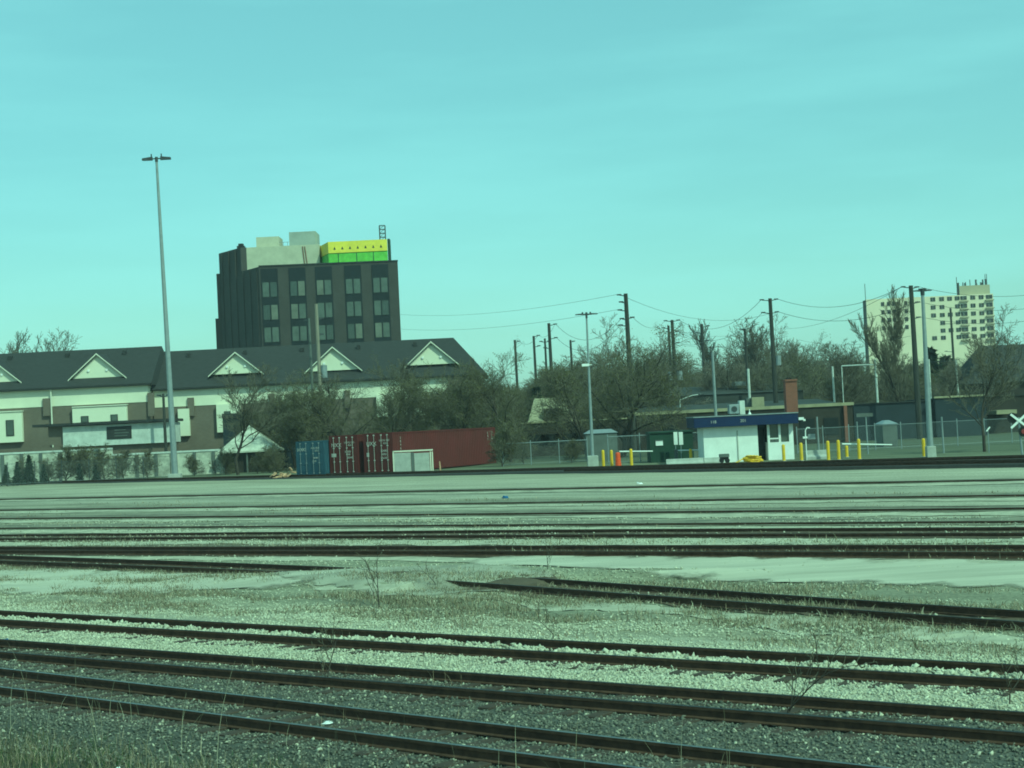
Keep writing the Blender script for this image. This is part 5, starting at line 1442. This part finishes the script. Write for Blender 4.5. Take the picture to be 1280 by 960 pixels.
wire(POLE['D'][1][0], POLE['F'][1][0], .8, 'wire to the leftmost utility pole', .02)
wire(PB[3], PH[0], .5, 'wire between the transformer pole and the pole by the poplars', .02)
wire(PB[4], PH[2], .5, 'lower wire between the transformer pole and the pole by the poplars', .02)
wire(PK[0], P(980, 411, 240), 1.0, 'low wire from the thick pole over the wood', .02)
for i, (a_, b_) in enumerate((((842, 417, 190), (985, 408, 240)), ((842, 431, 190), (985, 420, 240)), ((842, 446, 190), (985, 432, 240)), ((1000, 425, 240), (1138, 420, 150)), ((1040, 444, 172), (1138, 446, 150)))):
    wire(P(*a_), P(*b_), .8, ('highest', 'second', 'third', 'fourth', 'lowest')[i] + ' of the faint wires crossing above the wood', .016)
bm = MB(); a_, b_ = P(1052, 457.5, 171), P(1094, 455.5, 170); bm.tube(a_, b_, .07, n=6); bm.tube(a_, (a_.x, a_.y, 1.5), .05, n=6)
tag(bm.build('pipe_gantry', M['white_dirty']), 'pale horizontal pipe on a thin leg above the dark blue warehouse', 'pipe')
wire(P(1160, 452, 172), P(1200, 449, 176), .1, 'short pale wire between the two white posts', .03)

# ------------------------------------------------------------------ CROSSING SIGN AND SMALL SIGNS
Yx = 92.0
c = P(1273.5, 526, Yx); cs = thing('crossing_signal', (c.x + .1, Yx, 1.2), 'white crossbuck railway crossing sign with a red lamp at the right edge', 'crossing sign')
MB().tube((c.x + .12, Yx + .05, 1.1), (c.x, Yx + .05, c.z + .2), .07, .06, 8).build('post', M['galv'], cs)
for ang, dy in ((math.radians(40), -.06), (math.radians(-40), -.09)):
    d = Vector((math.cos(ang), 0, math.sin(ang))); n_ = Vector((-d.z, 0, d.x))
    q = [c + d * sx * .62 + n_ * sz * .065 for sx, sz in ((-1, -1), (1, -1), (1, 1), (-1, 1))]
    mb = MB().hexa([v + Vector((0, dy, 0)) for v in q] + [v + Vector((0, dy + .025, 0)) for v in q]); mb.build('crossbuck_blade', M['white'], cs)
l_ = c + Vector((.22, -.1, -.62))
MB().tube(l_ + Vector((0, .06, 0)), l_, .3, n=20).build('lamp_disc', M['black'], cs)
MB().tube(l_ - Vector((0, .005, 0)), l_ - Vector((0, .05, 0)), .15, n=16).build('red_lens', M['red'], cs)
l2 = c + Vector((-.35, -.05, .18))
MB().tube(l2 + Vector((0, .12, 0)), l2 + Vector((0, .06, 0)), .3, n=20).build('lamp_disc', M['black'], cs)
p = P(1235, 536, 100); r = thing('small_sign', (p.x, 100, 1.2), 'little white tilted sign beside the young bare tree', 'sign')
MB().hexa([(p.x - .14, 100, p.z - .14), (p.x - .06, 100, p.z - .17), (p.x + .16, 100, p.z + .08), (p.x + .1, 100, p.z + .14), (p.x - .14, 100.02, p.z - .14), (p.x - .06, 100.02, p.z - .17), (p.x + .16, 100.02, p.z + .08), (p.x + .1, 100.02, p.z + .14)]).build('plate', M['white'], r)
MB().tube((p.x, 100.04, 1.1), (p.x, 100.04, p.z + .05), .025, n=6).build('post', M['galv'], r)
# intercom by the right gate
p = P(1007, 545, 104); r = thing('gate_intercom', (p.x, 104, 1.2), 'white intercom with a gooseneck post right of the hut', 'intercom')
MB().path([Vector((p.x, 104, 1.2)), Vector((p.x, 104, P(1007, 538, 104).z)), Vector((p.x + .12, 104, P(1007, 534.5, 104).z)), Vector((p.x + .3, 104, P(1007, 535, 104).z))], .035, 6).build('gooseneck', M['white'], r)
MB().box(p.x - .2, p.x + .08, 103.8, 103.95, P(1007, 548, 104).z, P(1007, 545.5, 104).z).build('box', M['white'], r)
s1 = simple_rect(1010, 1019, 542.5, 549, 104.6, .04).build('panel_sign', M['galv']); tag(s1, 'grey panel sign right of the white intercom', 'sign')

# ------------------------------------------------------------------ LITTER AND SMALL WEEDS
def litter(px, py, z, w, h, m, name, label):
    p = G(px, py, z); rr = random.Random(int(px)); zz = gz(p.x, p.y)
    n = 7; vs_ = []
    for k in range(n):
        q = 6.283 * k / n; r = 1 + rr.uniform(-.35, .35)
        vs_.append((p.x + math.cos(q) * w * r, p.y + math.sin(q) * w * .7 * r, zz + .02))
    for k in range(n):
        q = 6.283 * k / n + .3; r = .6 + rr.uniform(-.25, .25)
        vs_.append((p.x + math.cos(q) * w * r, p.y + math.sin(q) * w * .7 * r, zz + h * rr.uniform(.6, 1.2)))
    mb = MB().add(vs_, [tuple(range(n - 1, -1, -1)), tuple(range(n, 2 * n))] + [(i, (i + 1) % n, n + (i + 1) % n, n + i) for i in range(n)])
    tag(mb.build(name, m), label, 'litter')
litter(410, 905, 0, .09, .05, M['litter_w'], 'white_litter', 'crumpled white litter by the nearest rail')
litter(632, 622, .9, .17, .14, M['litter_b'], 'blue_litter', 'blue plastic scrap among the far yard tracks')
litter(4, 806, 0, .16, .13, M['litter_b'], 'blue_bag', 'blue bag beside the second track at the left edge')
litter(799, 606, 1.0, .16, .12, M['litter_w'], 'white_litter', 'white scrap on the gravel beyond the yard tracks')
litter(148, 955, 0, .06, .12, M['litter_w'], 'white_litter', 'white scrap in the grass at lower left')
sap = make_tree('bare_sapling', 71, 'leafless weed sapling beside the paved crossing', 'sapling', 1.6, .018, .12, .75, .4, (7, 3, 2), (.6, .5, .5), .006, M['twig'])
p = G(474, 756, 0); sap.location = (p.x, p.y, gz(p.x, p.y) - .03); USED[sap.name] = 1
for px, py, sc_, rz, lb in ((545, 735, .5, 1, 'small dry weed at the edge of the paved crossing'), (692, 797, .55, 2, 'dark dry weed at the far rail of the third track'), (685, 722, .6, 3, 'dry weed on the pale road edge'),
                            (983, 905, .9, 4, 'dry weed between the nearest tracks at right'), (1262, 880, .7, 5, 'dry weed beside the second track at the right edge'), (410, 860, .8, 6, 'dry weed between the first and second track')):
    p = G(px, py, 0); copy_thing(sap, (p.x, p.y, gz(p.x, p.y) - .02), rz, sc_, lb, 'weed')

# ------------------------------------------------------------------ thin spring haze over the whole place
hz = MB().box(-700, 700, -60, 900, -3.0, 46.0).build('haze', bpy.data.materials.new('air'))
hz['kind'] = 'stuff'
hm = hz.data.materials[0]; hm.use_nodes = True
hn = hm.node_tree.nodes; hn.remove(hn['Principled BSDF'])
pv = hn.new('ShaderNodeVolumePrincipled'); pv.inputs['Density'].default_value = HAZE; pv.inputs['Color'].default_value = (.9, .95, 1, 1)
hm.node_tree.links.new(pv.outputs['Volume'], hn['Material Output'].inputs['Volume'])
